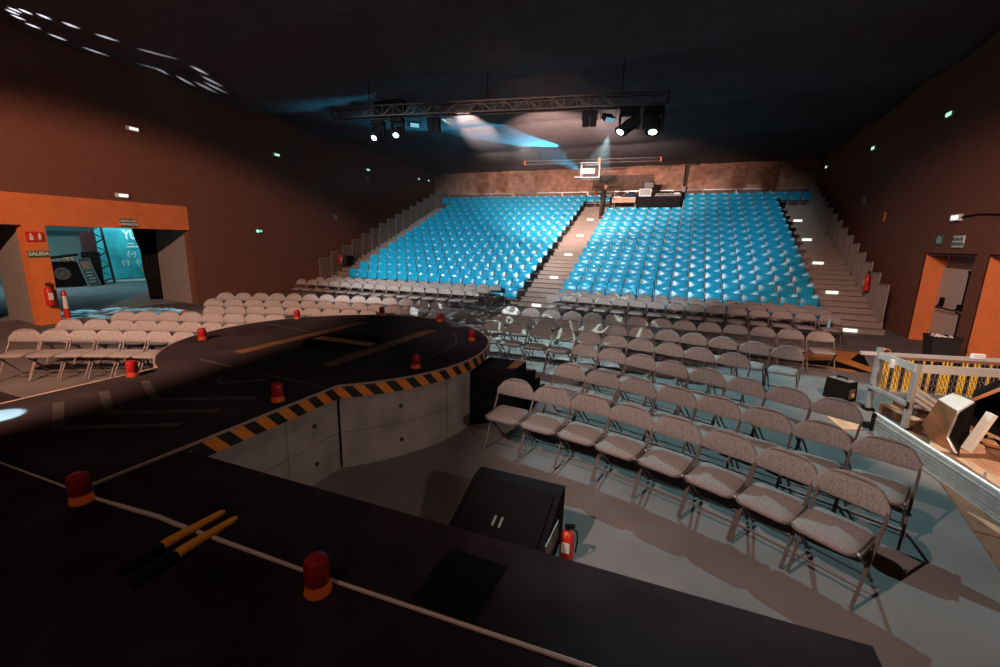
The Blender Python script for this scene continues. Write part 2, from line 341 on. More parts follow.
# draped black fabric ceiling
NX, NY = 60, 170
def ceil_z(x, y):
    base = 7.75 if y < 9 else 7.75 - (y-9)*(7.75-7.0)/(28.6-9)
    base -= .45*min(1, max(0, (-10.5-x)/3.5))*max(0, min(1, (20-y)/8))
    yy = y + .25*math.sin(x*.28) + .04*x; per = 4.6; k = math.floor(yy/per); t = yy/per-k
    sag = (.26 if y < 22 else .26*max(0, (28.6-y)/6.6))*(1-(2*t-1)**2)*(.8+.2*math.sin(x*.3+2*k))
    w = .018*math.sin(x*5.3+k)*abs(2*t-1)**2 + .012*math.sin(x*2.3+y*.5)
    return base - sag + w
vs = []; fs = []
for j in range(NY+1):
    y = -4 + 32.7*j/NY
    for i in range(NX+1):
        x = -17.3 + 23.5*i/NX; vs.append((x, y, ceil_z(x, y)))
for j in range(NY):
    for i in range(NX):
        a = j*(NX+1)+i; fs.append((a, a+1, a+NX+2, a+NX+1))
M['drape'] = mat('black ceiling drape', (.12,.098,.105), .9, noise=.12, nscale=2, spec=.15)
c = MB().add(vs, fs).build('ceiling', M['drape'], smooth=True, angle=60)
sd = c.modifiers.new('thick', 'SOLIDIFY'); sd.thickness = .02; struct(c)
# ------------------------------------------------------------------ tiered stand
R0Y, RT, RZ0, RR = 15.781, .7708, 0.0, .3021
def rowy(i): return R0Y + RT*i
def rowz(i): return RZ0 + RR*i
XL, XR = -16.02, 5.66
stand = thing('tiered_stand', 'tiered seating stand with pale stepped aisles rising to the brick-coloured end wall', 'grandstand', (-5,15.5,0))
def rel(mbo, parent):   # parts are modelled in world space; shift under the parent's origin
    mbo.matrix_parent_inverse = Matrix.Translation(-Vector(parent.location)); return mbo
m = MB()
for i in range(1, 16):
    y0 = rowy(i)-.33; y1 = rowy(i+1)-.33 if i < 15 else 28.6
    m.box(((XL+XR)/2, (y0+y1)/2, (rowz(i)+max(0, rowz(i)-.6))/2), (XR-XL, y1-y0, rowz(i)-max(0, rowz(i)-.6)))
    m.box(((XL+XR)/2, y0+.012, rowz(i)-.012), (XR-XL, .05, .03))
rel(m.build('stepped_deck', M['bleacher'], stand), stand)
AISLES = [(-5.73,-4.19,'centre'),(4.11,5.60,'a'),(-15.98,-14.55,'b')]
for ax0, ax1, nm in AISLES:
    m = MB()
    for i in range(15):
        y0 = rowy(i)+.05; y1 = rowy(i+1)-.33
        m.box(((ax0+ax1)/2, (y0+y1)/2, rowz(i)+.0755), (ax1-ax0, y1-y0, .151))
        m.box(((ax0+ax1)/2, y0-.004, rowz(i)+.14), (ax1-ax0, .03, .026))
    rel(m.build('aisle_steps', M['bleacher'], stand), stand)
m = MB()
# step marker lights on the aisles
for ax, rws, mm in ((-5.00,(1,4,7,10,13),'step_warm'),(4.77,(1,4,7,10,13),'step_glow'),(-14.7,(3,6,9),'step_glow')):
    for r in rws:
        m = MB().box((ax, rowy(r-1)+.022, rowz(r-1)+.078), (.34 if ax > -14 else .18,.02,.09))
        o = rel(m.build('step_marker_light', M[mm], stand), stand)

# blue tip-up seat
def make_seat():
    t = thing('tip_up_seat', 'x', 'seat', (0,0,0), 0, 'x')
    b = MB().pad(.515, .26, .03, .08, -.02, c=(0,.09,.585), frame=((1,0,0),(0,.2,.98),(0,-.98,.2)), curve=.045)
    b.build('backrest', M['blue'], t, smooth=True)
    b = MB().pad(.485, .30, .05, .07, .03, c=(0,-.03,.445), frame=((1,0,0),(0,.13,.99),(0,-.99,.13)))
    b.build('seat', M['blue'], t, smooth=True)
    b = MB(); b.box((-.275,.03,.29),(.028,.06,.58)); b.box((-.275,-.02,.575),(.034,.16,.025)); b.box((-.275,.04,.012),(.08,.16,.024))
    b.tube([(-.275,.04,.24),(.275,.04,.24)],.02,6)
    b.build('support', M['grey_metal'], t)
    return t
seat0 = make_seat(); remember(seat0)
XRB0, XLB0, SP = -3.9087, -6.0174, .55
first = True
stuff_cells = []
n_ind = 0
def seat_at(x, i, label, group):
    global first, n_ind
    n_ind += 1
    if first:
        seat0.location = (x, rowy(i), rowz(i)); seat0['label'] = label; seat0['group'] = group; first = False
    else: copy_tree(seat0, (x, rowy(i), rowz(i)), 0, label, group)
LAST = 9
for i in range(16):
    for j in range(15):
        x = XRB0+j*SP
        if i in (13,14) and j < 7 or i == 15 and j < 7: continue
        if i <= LAST: seat_at(x, i, 'blue tip-up seat, %s row up, %s from the pale centre aisle, control desk side' % (ORD[i], ORD[j]), 'blue tip-up seats of the block below the control desk')
        else: stuff_cells.append((x, rowy(i), rowz(i)))
    for j in range(16):
        x = XLB0-j*SP
        if i == 0 and j > 1: continue
        if i <= LAST: seat_at(x, i, 'blue tip-up seat, %s row up, %s from the pale centre aisle, side without the desk' % (ORD[i], ORD[j]), 'blue tip-up seats of the block across the centre aisle')
        else: stuff_cells.append((x, rowy(i), rowz(i)))
for x in (-5.52,-4.97,-4.42, 4.36,4.91,5.44, -14.85,-15.4): stuff_cells.append((x, rowy(15), rowz(15)))
# upper rows, past the three hundred that show largest
big = {}
for part, mm in (('backrest','blue'),('seat','blue'),('support','grey_metal')):
    big[part] = (MB(), mm)
src = {c.name.split('.')[0]: c.data for c in KIDS[seat0.name]}
st = thing('tip_up_seats_upper', 'upper rows of blue tip-up seats under the back railing of the stand', 'seats', (0,rowy(10),rowz(10)), 0, 'upper rows of blue tip-up seats'); st['kind'] = 'stuff'
mm = MB(); mp = MB()
for part in ('backrest','seat'):
    V = [tuple(v.co) for v in src[part].vertices]; F = [tuple(p.vertices) for p in src[part].polygons]
    for (x,y,z) in stuff_cells: mm.add([(a+x,b+y-rowy(10),c+z-rowz(10)) for a,b,c in V], F)
V = [tuple(v.co) for v in src['support'].vertices]; F = [tuple(p.vertices) for p in src['support'].polygons]
for (x,y,z) in stuff_cells: mp.add([(a+x,b+y-rowy(10),c+z-rowz(10)) for a,b,c in V], F)
o = mm.build('shells', M['blue'], st, smooth=True); o['kind'] = 'stuff'
o = mp.build('supports', M['grey_metal'], st); o['kind'] = 'stuff'

# railings: stepped side barriers and the back rail
def side_rail(x, label, solid):
    r = thing('stair_railing', label, 'railing', (x, rowy(0)-.3, 0))
    y_0 = rowy(0)-.3
    for i in range(1, 16):
        y0 = rowy(i)-.3-y_0; y1 = y0+RT-.03; z0 = rowz(i)-.0; z1 = z0+1.12
        if i == 15: y1 = 28.55-y_0
        m = MB(); m.box((0,y0,(z0+z1)/2),(.045,.045,z1-z0)); m.box((0,y1,(z0+z1)/2),(.03,.03,z1-z0)); m.box((0,(y0+y1)/2,z1),(.045,y1-y0+.04,.04)); m.box((0,(y0+y1)/2,z0+.08),(.03,y1-y0,.03))
        n = 7 if i < 15 else 16
        for k in range(1, n): m.box((0, y0+(y1-y0)*k/n, (z0+z1)/2), (.022, .05 if solid else .022, z1-z0))
        m.build('railing_panel', M['rail'], r)
    return r
side_rail(5.62, 'pale stepped slatted railing climbing the aisle beside the exit door wall', True)
side_rail(-16.0, 'grey stepped barred railing climbing against the dark wall past the foyer portal', False)
r = thing('back_railing', 'pale barred railing along the top of the stand against the brick-coloured wall', 'railing', (-5.2,28.5,rowz(15)))
x = 5.6; k = 0
while x > -15.9:
    x1 = max(x-1.65, -16.0); m = MB(); h = 1.02
    m.box((x+5.2,0,h/2),(.06,.06,h)); m.box(((x+x1)/2+5.2,0,h),(x-x1,.05,.045)); m.box(((x+x1)/2+5.2,0,.1),(x-x1,.03,.03))
    m.build('railing_panel', M['alu_bright'] if k % 3 else M['rail'], r)
    m = MB()
    for q in range(1, 14): m.box((x+5.2-(x-x1)*q/14, .0, h/2), (.05,.02,h-.06))
    m.build('infill_bars', M['trim_door'], r); x = x1; k += 1

# ------------------------------------------------------------------ folding chairs
def make_chair():
    t = thing('folding_chair', 'x', 'chair', (0,0,0), 0, 'x')
    # seat pad
    m = MB().pad(.40, .40, .035, .07, .022, c=(0,-.02,.437), frame=((1,0,0),(0,.998,.06),(0,-.06,.998)), cs=4)
    m.build('seat', M['fabric'], t, smooth=True)
    ol_ = []
    for cx, cy_, a0 in ((.135,.135,0),(-.135,.135,PI/2),(-.135,-.135,PI),(.135,-.135,1.5*PI)):
        for k in range(4): a = a0+PI/2*k/3; ol_.append((cx+.068*math.cos(a), -.02+cy_+.068*math.sin(a), .428+.06*(-.02-(-.02+cy_+.068*math.sin(a)))*-1))
    MB().tube([(x,y,z) for x,y,z in ol_], .009, 5, closed=True).build('seat_rim', M['chair_metal'], t, smooth=True)
    # backrest: curved padded band with an arched top
    m = MB(); nu, nv = 14, 5; vs = []
    def bp(u, v, side):
        x = .243*u
        top = .805 - .125*abs(u)**3.2 - .012*u*u; bot = .588 + .014*abs(u)**2
        z = bot + (top-bot)*v
        y = .165 + .13*(z-.6) + .035*(1-u*u)
        e = .5 if v in (0,1) or abs(u) == 1 else 1
        return (x, y + side*.0165*e*(1+ (.5 if 0 < v < 1 else 0)), z)
    for side in (-1,1):
        for i in range(nu+1):
            for j in range(nv+1): vs.append(bp(-1+2*i/nu, j/nv, side))
    N = (nu+1)*(nv+1); fs = []
    for i in range(nu):
        for j in range(nv):
            a = i*(nv+1)+j; fs.append((a, a+1, a+nv+2, a+nv+1)); fs.append((N+a, N+a+nv+1, N+a+nv+2, N+a+1))
    for i in range(nu):
        for j in (0, nv):
            a = i*(nv+1)+j; fs.append((a, a+nv+1, N+a+nv+1, N+a))
    for j in range(nv):
        for i in (0, nu):
            a = i*(nv+1)+j; fs.append((a, N+a, N+a+1, a+1))
    m.add(vs, fs); m.build('backrest', M['fabric'], t, smooth=True, angle=60)
    # main tube: front foot, up and over the back, down to the other front foot
    pts = []
    for s_ in (-1,):
        pts += [(-.225,-.175,.02),(-.232,.06,.42),(-.234,.15,.575),(-.232,.170,.65)]
    for k in range(9):
        u = -1+2*k/8; pts.append((.222*math.copysign(abs(u)**.8,u) if u else 0, .168+.13*(.2)+.0*(1-u*u)+.02*(1-u*u), .782-.112*abs(u)**3.6))
    pts += [(.232,.170,.65),(.234,.15,.575),(.232,.06,.42),(.225,-.175,.02)]
    m = MB().tube(pts, .0125, 6); m.build('frame', M['chair_metal'], t, smooth=True)
    for sx in (-1,1):
        m = MB().tube([(sx*.205,-.17,.43),(sx*.205,.02,.27),(sx*.205,.27,.02)], .0115, 6)
        m.box((sx*.218,.0,.425),(.01,.34,.03))
        m.build('leg', M['chair_metal'], t, smooth=True)
    MB().tube([(-.229,-.10,.155),(.229,-.10,.155)], .008, 5).build('crossbar', M['chair_metal'], t)
    MB().tube([(-.205,.2,.085),(.205,.2,.085)], .008, 5).build('crossbar', M['chair_metal'], t)
    return t
chair0 = make_chair(); remember(chair0)
cf = True
def place_chair(x, y, g, label, group):
    global cf
    if cf: chair0.location = (x,y,0); chair0.rotation_euler = (0,0,g); chair0['label'] = label; chair0['group'] = group; cf = False
    else: copy_tree(chair0, (x,y,0), g, label, group)
INFO = {
 'Rf': ('brown folding chair, %s from the stage steps in the front row of the angled block', 'brown folding chairs angled beside the round stage'),
 'Re': ('brown folding chair, %s from the stage steps in the second row of the angled block', 'brown folding chairs angled beside the round stage'),
 'Rd': ('brown folding chair, %s from the stage steps in the third row of the angled block', 'brown folding chairs angled beside the round stage'),
 'Rc': ('brown folding chair, %s from the round stage in the fourth row of the angled block', 'brown folding chairs angled beside the round stage'),
 'Rb': ('brown folding chair, %s from the round stage in the fifth row of the angled block', 'brown folding chairs angled beside the round stage'),
 'Ra': ('brown folding chair, %s from the round stage in the rearmost row of the angled block', 'brown folding chairs angled beside the round stage'),
 'Fb_near': ('folding chair, %s from the centre aisle, first floor row below the desk-side blue block', 'floor rows of folding chairs below the desk-side blue block'),
 'Fb_mid': ('folding chair, %s from the centre aisle, middle floor row below the desk-side blue block', 'floor rows of folding chairs below the desk-side blue block'),
 'Fb_far': ('folding chair, %s from the centre aisle, last floor row touching the desk-side blue block', 'floor rows of folding chairs below the desk-side blue block'),
 'Fl_near': ('folding chair, %s from the barred railing, first floor row below the other blue block', 'floor rows of folding chairs below the blue block without the desk'),
 'Fl_mid': ('folding chair, %s from the barred railing, middle floor row below the other blue block', 'floor rows of folding chairs below the blue block without the desk'),
 'Fl_far': ('folding chair, %s from the barred railing, last floor row below the other blue block', 'floor rows of folding chairs below the blue block without the desk'),
 'L1': ('pale-lit folding chair, %s from the foyer side in the rearmost row beyond the round stage', 'pale-lit folding chairs between the round stage and the foyer'),
 'L2': ('pale-lit folding chair, %s from the foyer side in the second rearmost row beyond the stage', 'pale-lit folding chairs between the round stage and the foyer'),
 'L3': ('pale-lit folding chair, %s from the foyer side in the third rearmost row beyond the stage', 'pale-lit folding chairs between the round stage and the foyer'),
 'L4': ('pale-lit folding chair, %s from the foyer side in the third row from the runway', 'pale-lit folding chairs between the round stage and the foyer'),
 'L5': ('pale-lit folding chair, %s from the foyer side in the second row from the runway', 'pale-lit folding chairs between the round stage and the foyer'),
 'L6': ('folding chair, %s from the foyer side in the front row along the runway', 'pale-lit folding chairs between the round stage and the foyer'),
}
for key, (lab, grp) in INFO.items():
    for n, (x, y, g) in enumerate(CHAIRS[key]): place_chair(x, y, g + random.uniform(-.02,.02), lab % ORD[n], grp)
# ------------------------------------------------------------------ thrust stage with round helipad end
ZS = .93; DCX, DCY, DR = -4.58, 4.98, 2.18
XR0, XL0 = -3.15, -5.33
def circ(r, a0, a1, n, cx=DCX, cy_=DCY): return [(cx+r*math.cos(a0+(a1-a0)*k/n), cy_+r*math.sin(a0+(a1-a0)*k/n)) for k in range(n+1)]
aR = math.atan2(-math.sqrt(DR**2-(XR0-DCX)**2), XR0-DCX); aL = math.atan2(-math.sqrt(DR**2-(XL0-DCX)**2), XL0-DCX)
def outline(off):
    r = DR+off
    a_r = math.atan2(-math.sqrt(r*r-(XR0+off-DCX)**2), XR0+off-DCX); a_l = math.atan2(-math.sqrt(r*r-(XL0-off-DCX)**2), XL0-off-DCX)
    return [(XR0+off,1.24)] + circ(r, a_r, a_l+2*PI, 72) + [(XL0-off,1.24)]
stage = thing('runway_stage', 'round helipad runway stage with hazard-striped rim and concrete panel sides', 'stage', (DCX,DCY,0))
def R_(o, t=stage): return rel(o, t)
R_(MB().prism(outline(0), ZS-.05, ZS+.012).build('deck', M['deck_worn'], stage))
# rim edging
ol = outline(.012); m = MB()
m.tube([(x,y,ZS+.005) for x,y in ol], .013, 6); R_(m.build('rim_edging', M['beige_trim'], stage))
# hazard strip with running length in its uv
def ribbon(pts, z0, z1, t):
    me = bpy.data.meshes.new('hazard_strip'); bm = bmesh.new(); uvl = bm.loops.layers.uv.new('UVMap'); L = 0; prev = None; cols = []
    for p in pts:
        if prev: L += math.dist(p, prev)
        cols.append((bm.verts.new((p[0],p[1],z0)), bm.verts.new((p[0],p[1],z1)), L)); prev = p
    for a, b in zip(cols, cols[1:]):
        f = bm.faces.new((a[0], b[0], b[1], a[1]))
        for l, uv in zip(f.loops, ((a[2],z0),(b[2],z0),(b[2],z1),(a[2],z1))): l[uvl].uv = uv
    bm.to_mesh(me); bm.free(); me.materials.append(M['hazard'])
    o = bpy.data.objects.new('hazard_strip', me); COL.objects.link(o); o.parent = stage
    s_ = o.modifiers.new('t', 'SOLIDIFY'); s_.thickness = t; s_.offset = 0
    return o
R_(ribbon([(XR0+.014,1.84)]+outline(.014)[1:-1]+[(XL0-.014,1.84)], ZS-.13, ZS-.004, .012))
# core and panels
R_(MB().prism(outline(-.09), 0, ZS-.06).build('core', M['joint'], stage))
def panel_arc(a0, a1, z0, z1):
    n = 10; r1, r2_ = DR-.035, DR-.085
    return MB().prism(circ(r1, a0, a1, n)+circ(r2_, a0, a1, n)[::-1], z0, z1)
bolts = MB()
segs = []
a = aR+.006
span = .60
while a < aL+2*PI-.05:
    b = min(a+span, aL+2*PI-.006); segs.append((a, b)); a = b+.008
for a, b in segs:
    for z0, z1 in ((.0,.40),(.407,.80)):
        R_(panel_arc(a, b, z0, z1).build('concrete_panel', M['concrete'], stage))
        am = (a*.5+b*.5)
        if (am % (2*PI)) > 4.9 or (am % (2*PI)) < 1.2:
            p = Vector((DCX+(DR-.03)*math.cos(am), DCY+(DR-.03)*math.sin(am), (z0+z1)/2))
            bolts.lathe([(.024,-.012),(.024,.006),(.012,.006)], c=p, seg=8, rot=Vector((math.cos(am),math.sin(am),0)).to_track_quat('Z','Y').to_matrix())
ky = DCY+DR*math.sin(aR)
for y0, y1 in ((ky-.62,ky+.022),(1.84,ky-.628)):
    for z0, z1 in ((0,.40),(.407,.80)):
        R_(MB().box((XR0-.06,(y0+y1)/2,(z0+z1)/2),(.05,y1-y0,z1-z0)).build('concrete_panel', M['concrete'], stage))
        if y0 > 2: bolts.lathe([(.024,-.012),(.024,.006),(.012,.006)], c=(XR0-.03,(y0+y1)/2,(z0+z1)/2), seg=8, rot=(0,PI/2,0))
for y0, y1 in ((1.84,2.4),(2.41,3.0)):
    R_(MB().box((XL0+.06,(y0+y1)/2,.4),(.05,y1-y0,.8)).build('concrete_panel', M['concrete'], stage))
R_(bolts.build('panel_bolts', M['joint'], stage))
# worn floor markings: two bars, dark disc and cross bar (aircraft pad letter)
zt = ZS+.0135
def flat(poly, mt, name, dz=0): return R_(MB().prism(poly, zt-.001+dz, zt+.0015+dz).build(name, M[mt], stage))
def rect(x0,x1,y0,y1): return [(x0,y0),(x1,y0),(x1,y1),(x0,y1)]
flat(rect(-5.27,-5.08,3.78,6.2), 'worn_orange', 'pad_marking'); flat(rect(-3.86,-3.67,3.82,6.2), 'worn_orange', 'pad_marking')
flat(circ(.56,0,2*PI,40,-4.45,4.9)[:-1], 'tape_black', 'pad_disc')
flat([(-4.93,4.8),(-3.93,4.82),(-3.95,5.0),(-4.95,5.0)], 'amber_dull' if 'amber_dull' in M else 'worn_orange', 'pad_marking', .003)
# painted arrows and chevrons on the runway
def stroke(p, q, w, name='painted_arrow'):
    p = Vector((*p,0)); q = Vector((*q,0)); d = (q-p).normalized(); n = Vector((-d.y,d.x,0))*w/2
    return flat([(p+n)[:2],(q+n)[:2],(q-n)[:2],(p-n)[:2]], 'worn_white', name)
for yy in (1.62, 1.95, 2.3):
    stroke((-4.95,yy+.28),(-4.3,yy-.0),.07); stroke((-4.3,yy+.0),(-3.55,yy+.42),.07)
stroke((-4.45,3.05),(-4.25,2.85),.05); stroke((-4.25,2.85),(-3.9,3.15),.05)
stroke((-5.25,3.35),(-3.2,3.22),.03,'painted_line')
m = MB(); aa = circ(1.72,-.35,.75,14); bb = circ(1.69,-.35,.75,14)[::-1]
flat(aa+bb, 'worn_white', 'painted_line')
flat([(-6.3,5.3),(-5.35,5.15),(-5.35,5.17),(-6.3,5.32)], 'worn_white','painted_line')

# main stage deck
ms = thing('main_stage', 'dark main stage deck in front of the runway, with a pale seam strip', 'stage', (-4,0,0))
rel(MB().prism([(-9,-3.5),(.80,-3.5),(.82,1.86),(XR0+.03,1.80),(XR0+.03,1.24),(XL0-.02,1.24),(XL0-.02,1.84),(-9,1.84)], ZS-.06, ZS).build('deck', M['deck'], ms), ms)
rel(MB().prism([(-8.9,-3.4),(.74,-3.4),(.76,1.78),(-8.9,1.76)], 0, ZS-.07).build('skirt', M['black_cloth'], ms), ms)
pl = [(-8,1.2),(-3.95,1.18),(-3.1,1.2),(-2.9,1.205),(-2.67,1.222),(-2.45,1.24),(-2.32,1.238),(-1.37,1.262),(-.95,1.283),(-.17,1.32),(.8,1.34)]
rel(MB().tube([(x,y+.012,ZS+.004) for x,y in pl], [.006 if x < -2.9 else .013 if x < -2.3 and x > -2.7 else .009 for x,y in pl], 6).build('seam_strip', M['rope'], ms), ms)
patch_ = tag(MB().box((-.765,1.50,ZS+.005),(.29,.34,.01)).build('black_patch', M['tape_black']), 'black rectangular patch on the stage deck near the floor monitor', 'mat')  # flat black rectangle laid on the deck
# marshalling wands
def wand(loc, rz, lab):
    t = thing('marshalling_wand', lab, 'wand', loc, rz, 'orange marshalling wands')
    MB().tube([(0,0,.026),(0,.04,.026),(0,.30,.017),(0,.315,.015)], [.024,.026,.017,.010], 10).build('cone', M['amber'], t, smooth=True)
    MB().tube([(0,-.19,.022),(0,-.17,.024),(0,0,.024)], [.015,.02,.022], 10).build('handle', M['black'], t, smooth=True)
wand((-2.165,1.10,ZS), .03, 'orange marshalling wand on the stage, the one closer to the runway, crossing the seam strip')
wand((-2.045,1.09,ZS), .06, 'orange marshalling wand on the stage, the one farther from the runway')

# rim beacons
def make_beacon():
    t = thing('beacon_light', 'x', 'light', (0,0,0), 0, 'x')
    MB().lathe([(.055,0),(.058,.01),(.054,.02),(.050,.05)], seg=16).build('base', M['beacon_amber'], t, smooth=True)
    MB().lathe([(.050,.05),(.053,.055),(.052,.14),(.046,.16),(.03,.17)], seg=16).build('dome', M['beacon_red'], t, smooth=True)
    return t
b0 = make_beacon(); remember(b0)
BE = [(-6.25,4.05,'round stage rim facing the front rows of pale chairs'),(-6.42,5.90,'round stage rim before the rear pale chairs'),(-5.36,6.98,'far stage rim on the barred railing side'),
      (-4.05,6.96,'far stage rim before the light-patterned floor'),(-2.84,5.84,'rim of the round stage, above the black steps'),(-2.78,4.22,'rim of the round stage above the middle concrete panels'),
      (-3.30,2.75,'straight runway edge above the striped kink'),(-5.22,2.62,'straight runway edge beside the front row of pale chairs'),(-3.0,1.17,'corner where the runway meets the seam strip'),(-1.31,1.21,'seam strip in the middle of the dark deck')]
for n, (x, y, l) in enumerate(BE):
    z = ZS+.013 if y > 1.3 else ZS
    if n == 0: b0.location = (x,y,z); b0['label'] = 'red and amber beacon on the '+l; b0['group'] = 'red beacons around the stage'
    else: copy_tree(b0, (x,y,z), 0, 'red and amber beacon on the '+l, 'red beacons around the stage')

# black steps at the rim
st_ = thing('stage_steps', 'black wooden steps with orange nosings leading down from the round stage', 'steps', (-2.2,5.6,0))
prof = [(.75,4.96,5.745),(.56,5.745,6.02),(.375,6.02,6.27),(.19,6.27,6.53)]
for z, y0, y1 in prof:
    if z == .75: poly = [(-2.44,4.95),(-1.94,5.36),(-1.93,5.745),(-2.5,5.745)]
    else: poly = [(-2.5,y0+.001),(-1.9,y0+.001),(-1.87,y1),(-2.5,y1)]
    rel(MB().prism(poly, 0, z).build('step_box', M['black'], st_), st_)
    yn = y1
    rel(MB().prism([(-2.44,yn-.12),(-1.93,yn-.12),(-1.90,yn-.004),(-2.44,yn-.004)] if z != .75 else [(-2.05,5.28),(-1.945,5.37),(-1.94,5.735),(-2.09,5.735)], z, z+.004).build('step_nosing', M['worn_orange'], st_), st_)

# floor monitor wedge, extinguisher behind the deck
t = thing('floor_monitor', 'large black wedge floor monitor on the floor just past the stage edge', 'speaker', (-1.1,2.8,0))
rel(MB().extr([(2.32,0),(3.2,0),(3.24,.47),(3.1,.47),(2.34,.14)], .76, ((0,1,0),(0,0,1),(1,0,0)), c=(-1.47,0,0)).build('cabinet', M['black'], t), t)
rel(MB().extr([(2.40,.178),(3.06,.462),(3.055,.475),(2.395,.192)], .66, ((0,1,0),(0,0,1),(1,0,0)), c=(-1.42,0,0)).build('grille', mat('grille cloth',(.012,.009,.010),.95,bump=.3,nscale=150,spec=.03), t), t)
m = MB()
for dx in (0,.055): m.extr([(2.70,.328),(2.78,.362),(2.778,.368),(2.698,.334)], .018, ((0,1,0),(0,0,1),(1,0,0)), c=(-1.14+dx,0,0))
rel(m.build('badge', M['grey_metal'], t), t)
rel(MB().box((-.705,2.85,.22),(.012,.34,.16)).build('connector_plate', M['chair_metal'], t), t)

def extinguisher(loc, h, lab, rz=0, bracket=True, r=None):
    r = r or h*.145; t = thing('fire_extinguisher', lab, 'fire extinguisher', loc, rz, 'red fire extinguishers')
    MB().lathe([(r*.9,0),(r,h*.03),(r,h*.66),(r*.8,h*.76),(r*.36,h*.82),(r*.36,h*.86)], seg=16).build('cylinder', M['red'], t, smooth=True)
    MB().lathe([(r*.42,h*.86),(r*.42,h*.92)], seg=10).box((r*.3,0,h*.95),(r*1.5,r*.35,h*.03)).box((r*.3,0,h*.99),(r*1.4,r*.3,h*.025),rot=(0,-.2,0)).build('valve', M['black'], t)
    MB().tube([(r*.4,0,h*.9),(r*1.3,0,h*.86),(r*1.45,0,h*.6),(r*1.25,0,h*.25)], r*.12, 6).build('hose', M['black'], t)
    MB().pad(r*1.2,h*.3,.004,.01,0,c=(0,-r*1.0,h*.42)).build('data_plate', M['paper'], t)
    return t
extinguisher((-.62,3.0,0), .30, 'small red extinguisher standing on the floor past the stage edge', r=.055)
extinguisher((lwx(6.02)+.14,6.02,.50), .60, 'red fire extinguisher hung on the orange foyer pier', rz=PI/2, r=.085)
extinguisher((5.46,rowy(2)+.1,rowz(2)+.55), .62, 'red fire extinguisher on the slatted railing low in the aisle by the exit door', rz=-PI/2, r=.09)
extinguisher((5.50,28.2,rowz(15)+.3), .62, 'red fire extinguisher at the top end of the slatted railing', r=.09)
extinguisher((-5.42,28.42,rowz(15)+.42), .66, 'red fire extinguisher on the back railing behind the centre aisle', r=.1)
extinguisher((-15.8,rowy(2)+.1,rowz(2)+.5), .62, 'red fire extinguisher on the dark barred railing beside the wall', rz=PI/2, r=.09)
tag(MB().box((-15.76,rowy(2)+.75,rowz(3)+.35),(.08,.5,.55),bev=.03).build('bag', M['black_cloth']), 'black bag hanging on the barred railing beside the red extinguisher', 'bag')

# ------------------------------------------------------------------ signs and lamps on the walls
def wall_thing(name, lab, cat, y, z, w_, h_, side, mt, text=None, tmt='white', d=.04, group=None, tsize=None):
    if side == 'L':
        p = Vector((lwx(y), y, z)) + wl_n*.015; rz = math.atan2(wl_n.y, wl_n.x)+PI/2
        if y < 10.2: p = p + wl_n*.012
    else: p = Vector((6.05-.004, y, z)); rz = -PI/2
    t = thing(name, lab, cat, p, rz, group)       # local -Y faces into the hall
    MB().box((0,-d/2,0),(w_,d,h_),bev=.006).build('panel', M[mt], t)
    if text:
        for k, (s_, dz) in enumerate(text): text_mesh('lettering', s_, tsize or h_*.62, M[tmt], t, (0,-d-.003,dz), (PI/2,0,0), .002, bold=.004)
    return t
wall_thing('exit_sign', 'green sign reading SALIDA on the orange pier', 'sign', 6.0, 1.83, .42, .15, 'L', 'green_sign', [('SALIDA',0)], tsize=.125)
t = wall_thing('fire_equipment_sign', 'red pictogram sign above the SALIDA sign on the orange pier', 'sign', 5.99, 2.26, .34, .24, 'L', 'red')
MB().box((-.08,-.045,-.03),(.07,.006,.12)).box((-.08,-.045,.06),(.04,.006,.04)).build('pictogram', M['white'], t); MB().lathe([(.025,-.07),(.03,.04),(.012,.06),(.012,.09)],c=(.09,-.044,0),seg=8).build('pictogram', M['white'], t)
wall_thing('exit_sign', 'green two-line sign SALIDA DE EMERGENCIA over the foyer opening', 'sign', 8.19, 2.70, .40, .22, 'L', 'green_sign', [('SALIDA DE',.045),('EMERGENCIA',-.05)], tsize=.085)
t = wall_thing('exit_sign', 'small lit green arrow sign low on the dark wall past the foyer opening', 'sign', 12.91, 2.59, .40, .2, 'L', 'green_sign')
MB().box((-.06,-.045,0),(.13,.006,.1)).build('pictogram', M['exit_glow'], t); MB().extr([(.05,-.02),(.1,-.02),(.1,-.05),(.15,0),(.1,.05),(.1,.02),(.05,.02)],.006,((1,0,0),(0,0,1),(0,-1,0)),c=(0,-.042,0)).build('arrow', M['exit_glow'], t)
wall_thing('notice_sign', 'small pale sign on the dark wall above the foot of the barred railing', 'sign', 17.6, 3.40, .26, .24, 'L', 'jamb')
wall_thing('notice_sign', 'small pale sign high on the dark wall over the barred railing', 'sign', 20.4, 5.6, .26, .2, 'L', 'jamb')
for y, z, l in ((8.67,5.41,'white emergency lamp high on the red wall above the foyer portal'),(8.13,3.47,'white emergency lamp just above the orange portal lintel'),(14.1,5.67,'small emergency lamp high on the dark wall between portal and railing'),(20.46,6.05,'small emergency lamp at ceiling height above the barred railing')):
    t = wall_thing('emergency_lamp', l, 'lamp', y, z, .34, .12, 'L', 'white', d=.06, group='emergency lamps on the walls')
    MB().box((.02,-.066,0),(.24,.01,.07)).build('diffuser', M['lamp_white' if y < 9 else 'exit_glow'], t)
for y, z, l in ((26.2,6.34,'tiny lit lamp on the dark wall near the brick end wall corner, first of two'),(27.6,6.42,'tiny lit lamp on the dark wall hard by the brick end wall corner')):
    t = wall_thing('emergency_lamp', l, 'lamp', y, z, .26, .1, 'L', 'white', d=.06, group='emergency lamps on the walls'); MB().box((0,-.066,0),(.18,.01,.06)).build('diffuser', M['exit_glow'], t)
t = wall_thing('exit_sign', 'green running man sign above the recessed exit door', 'sign', 15.02, 2.72, .34, .26, 'R', 'green_sign')
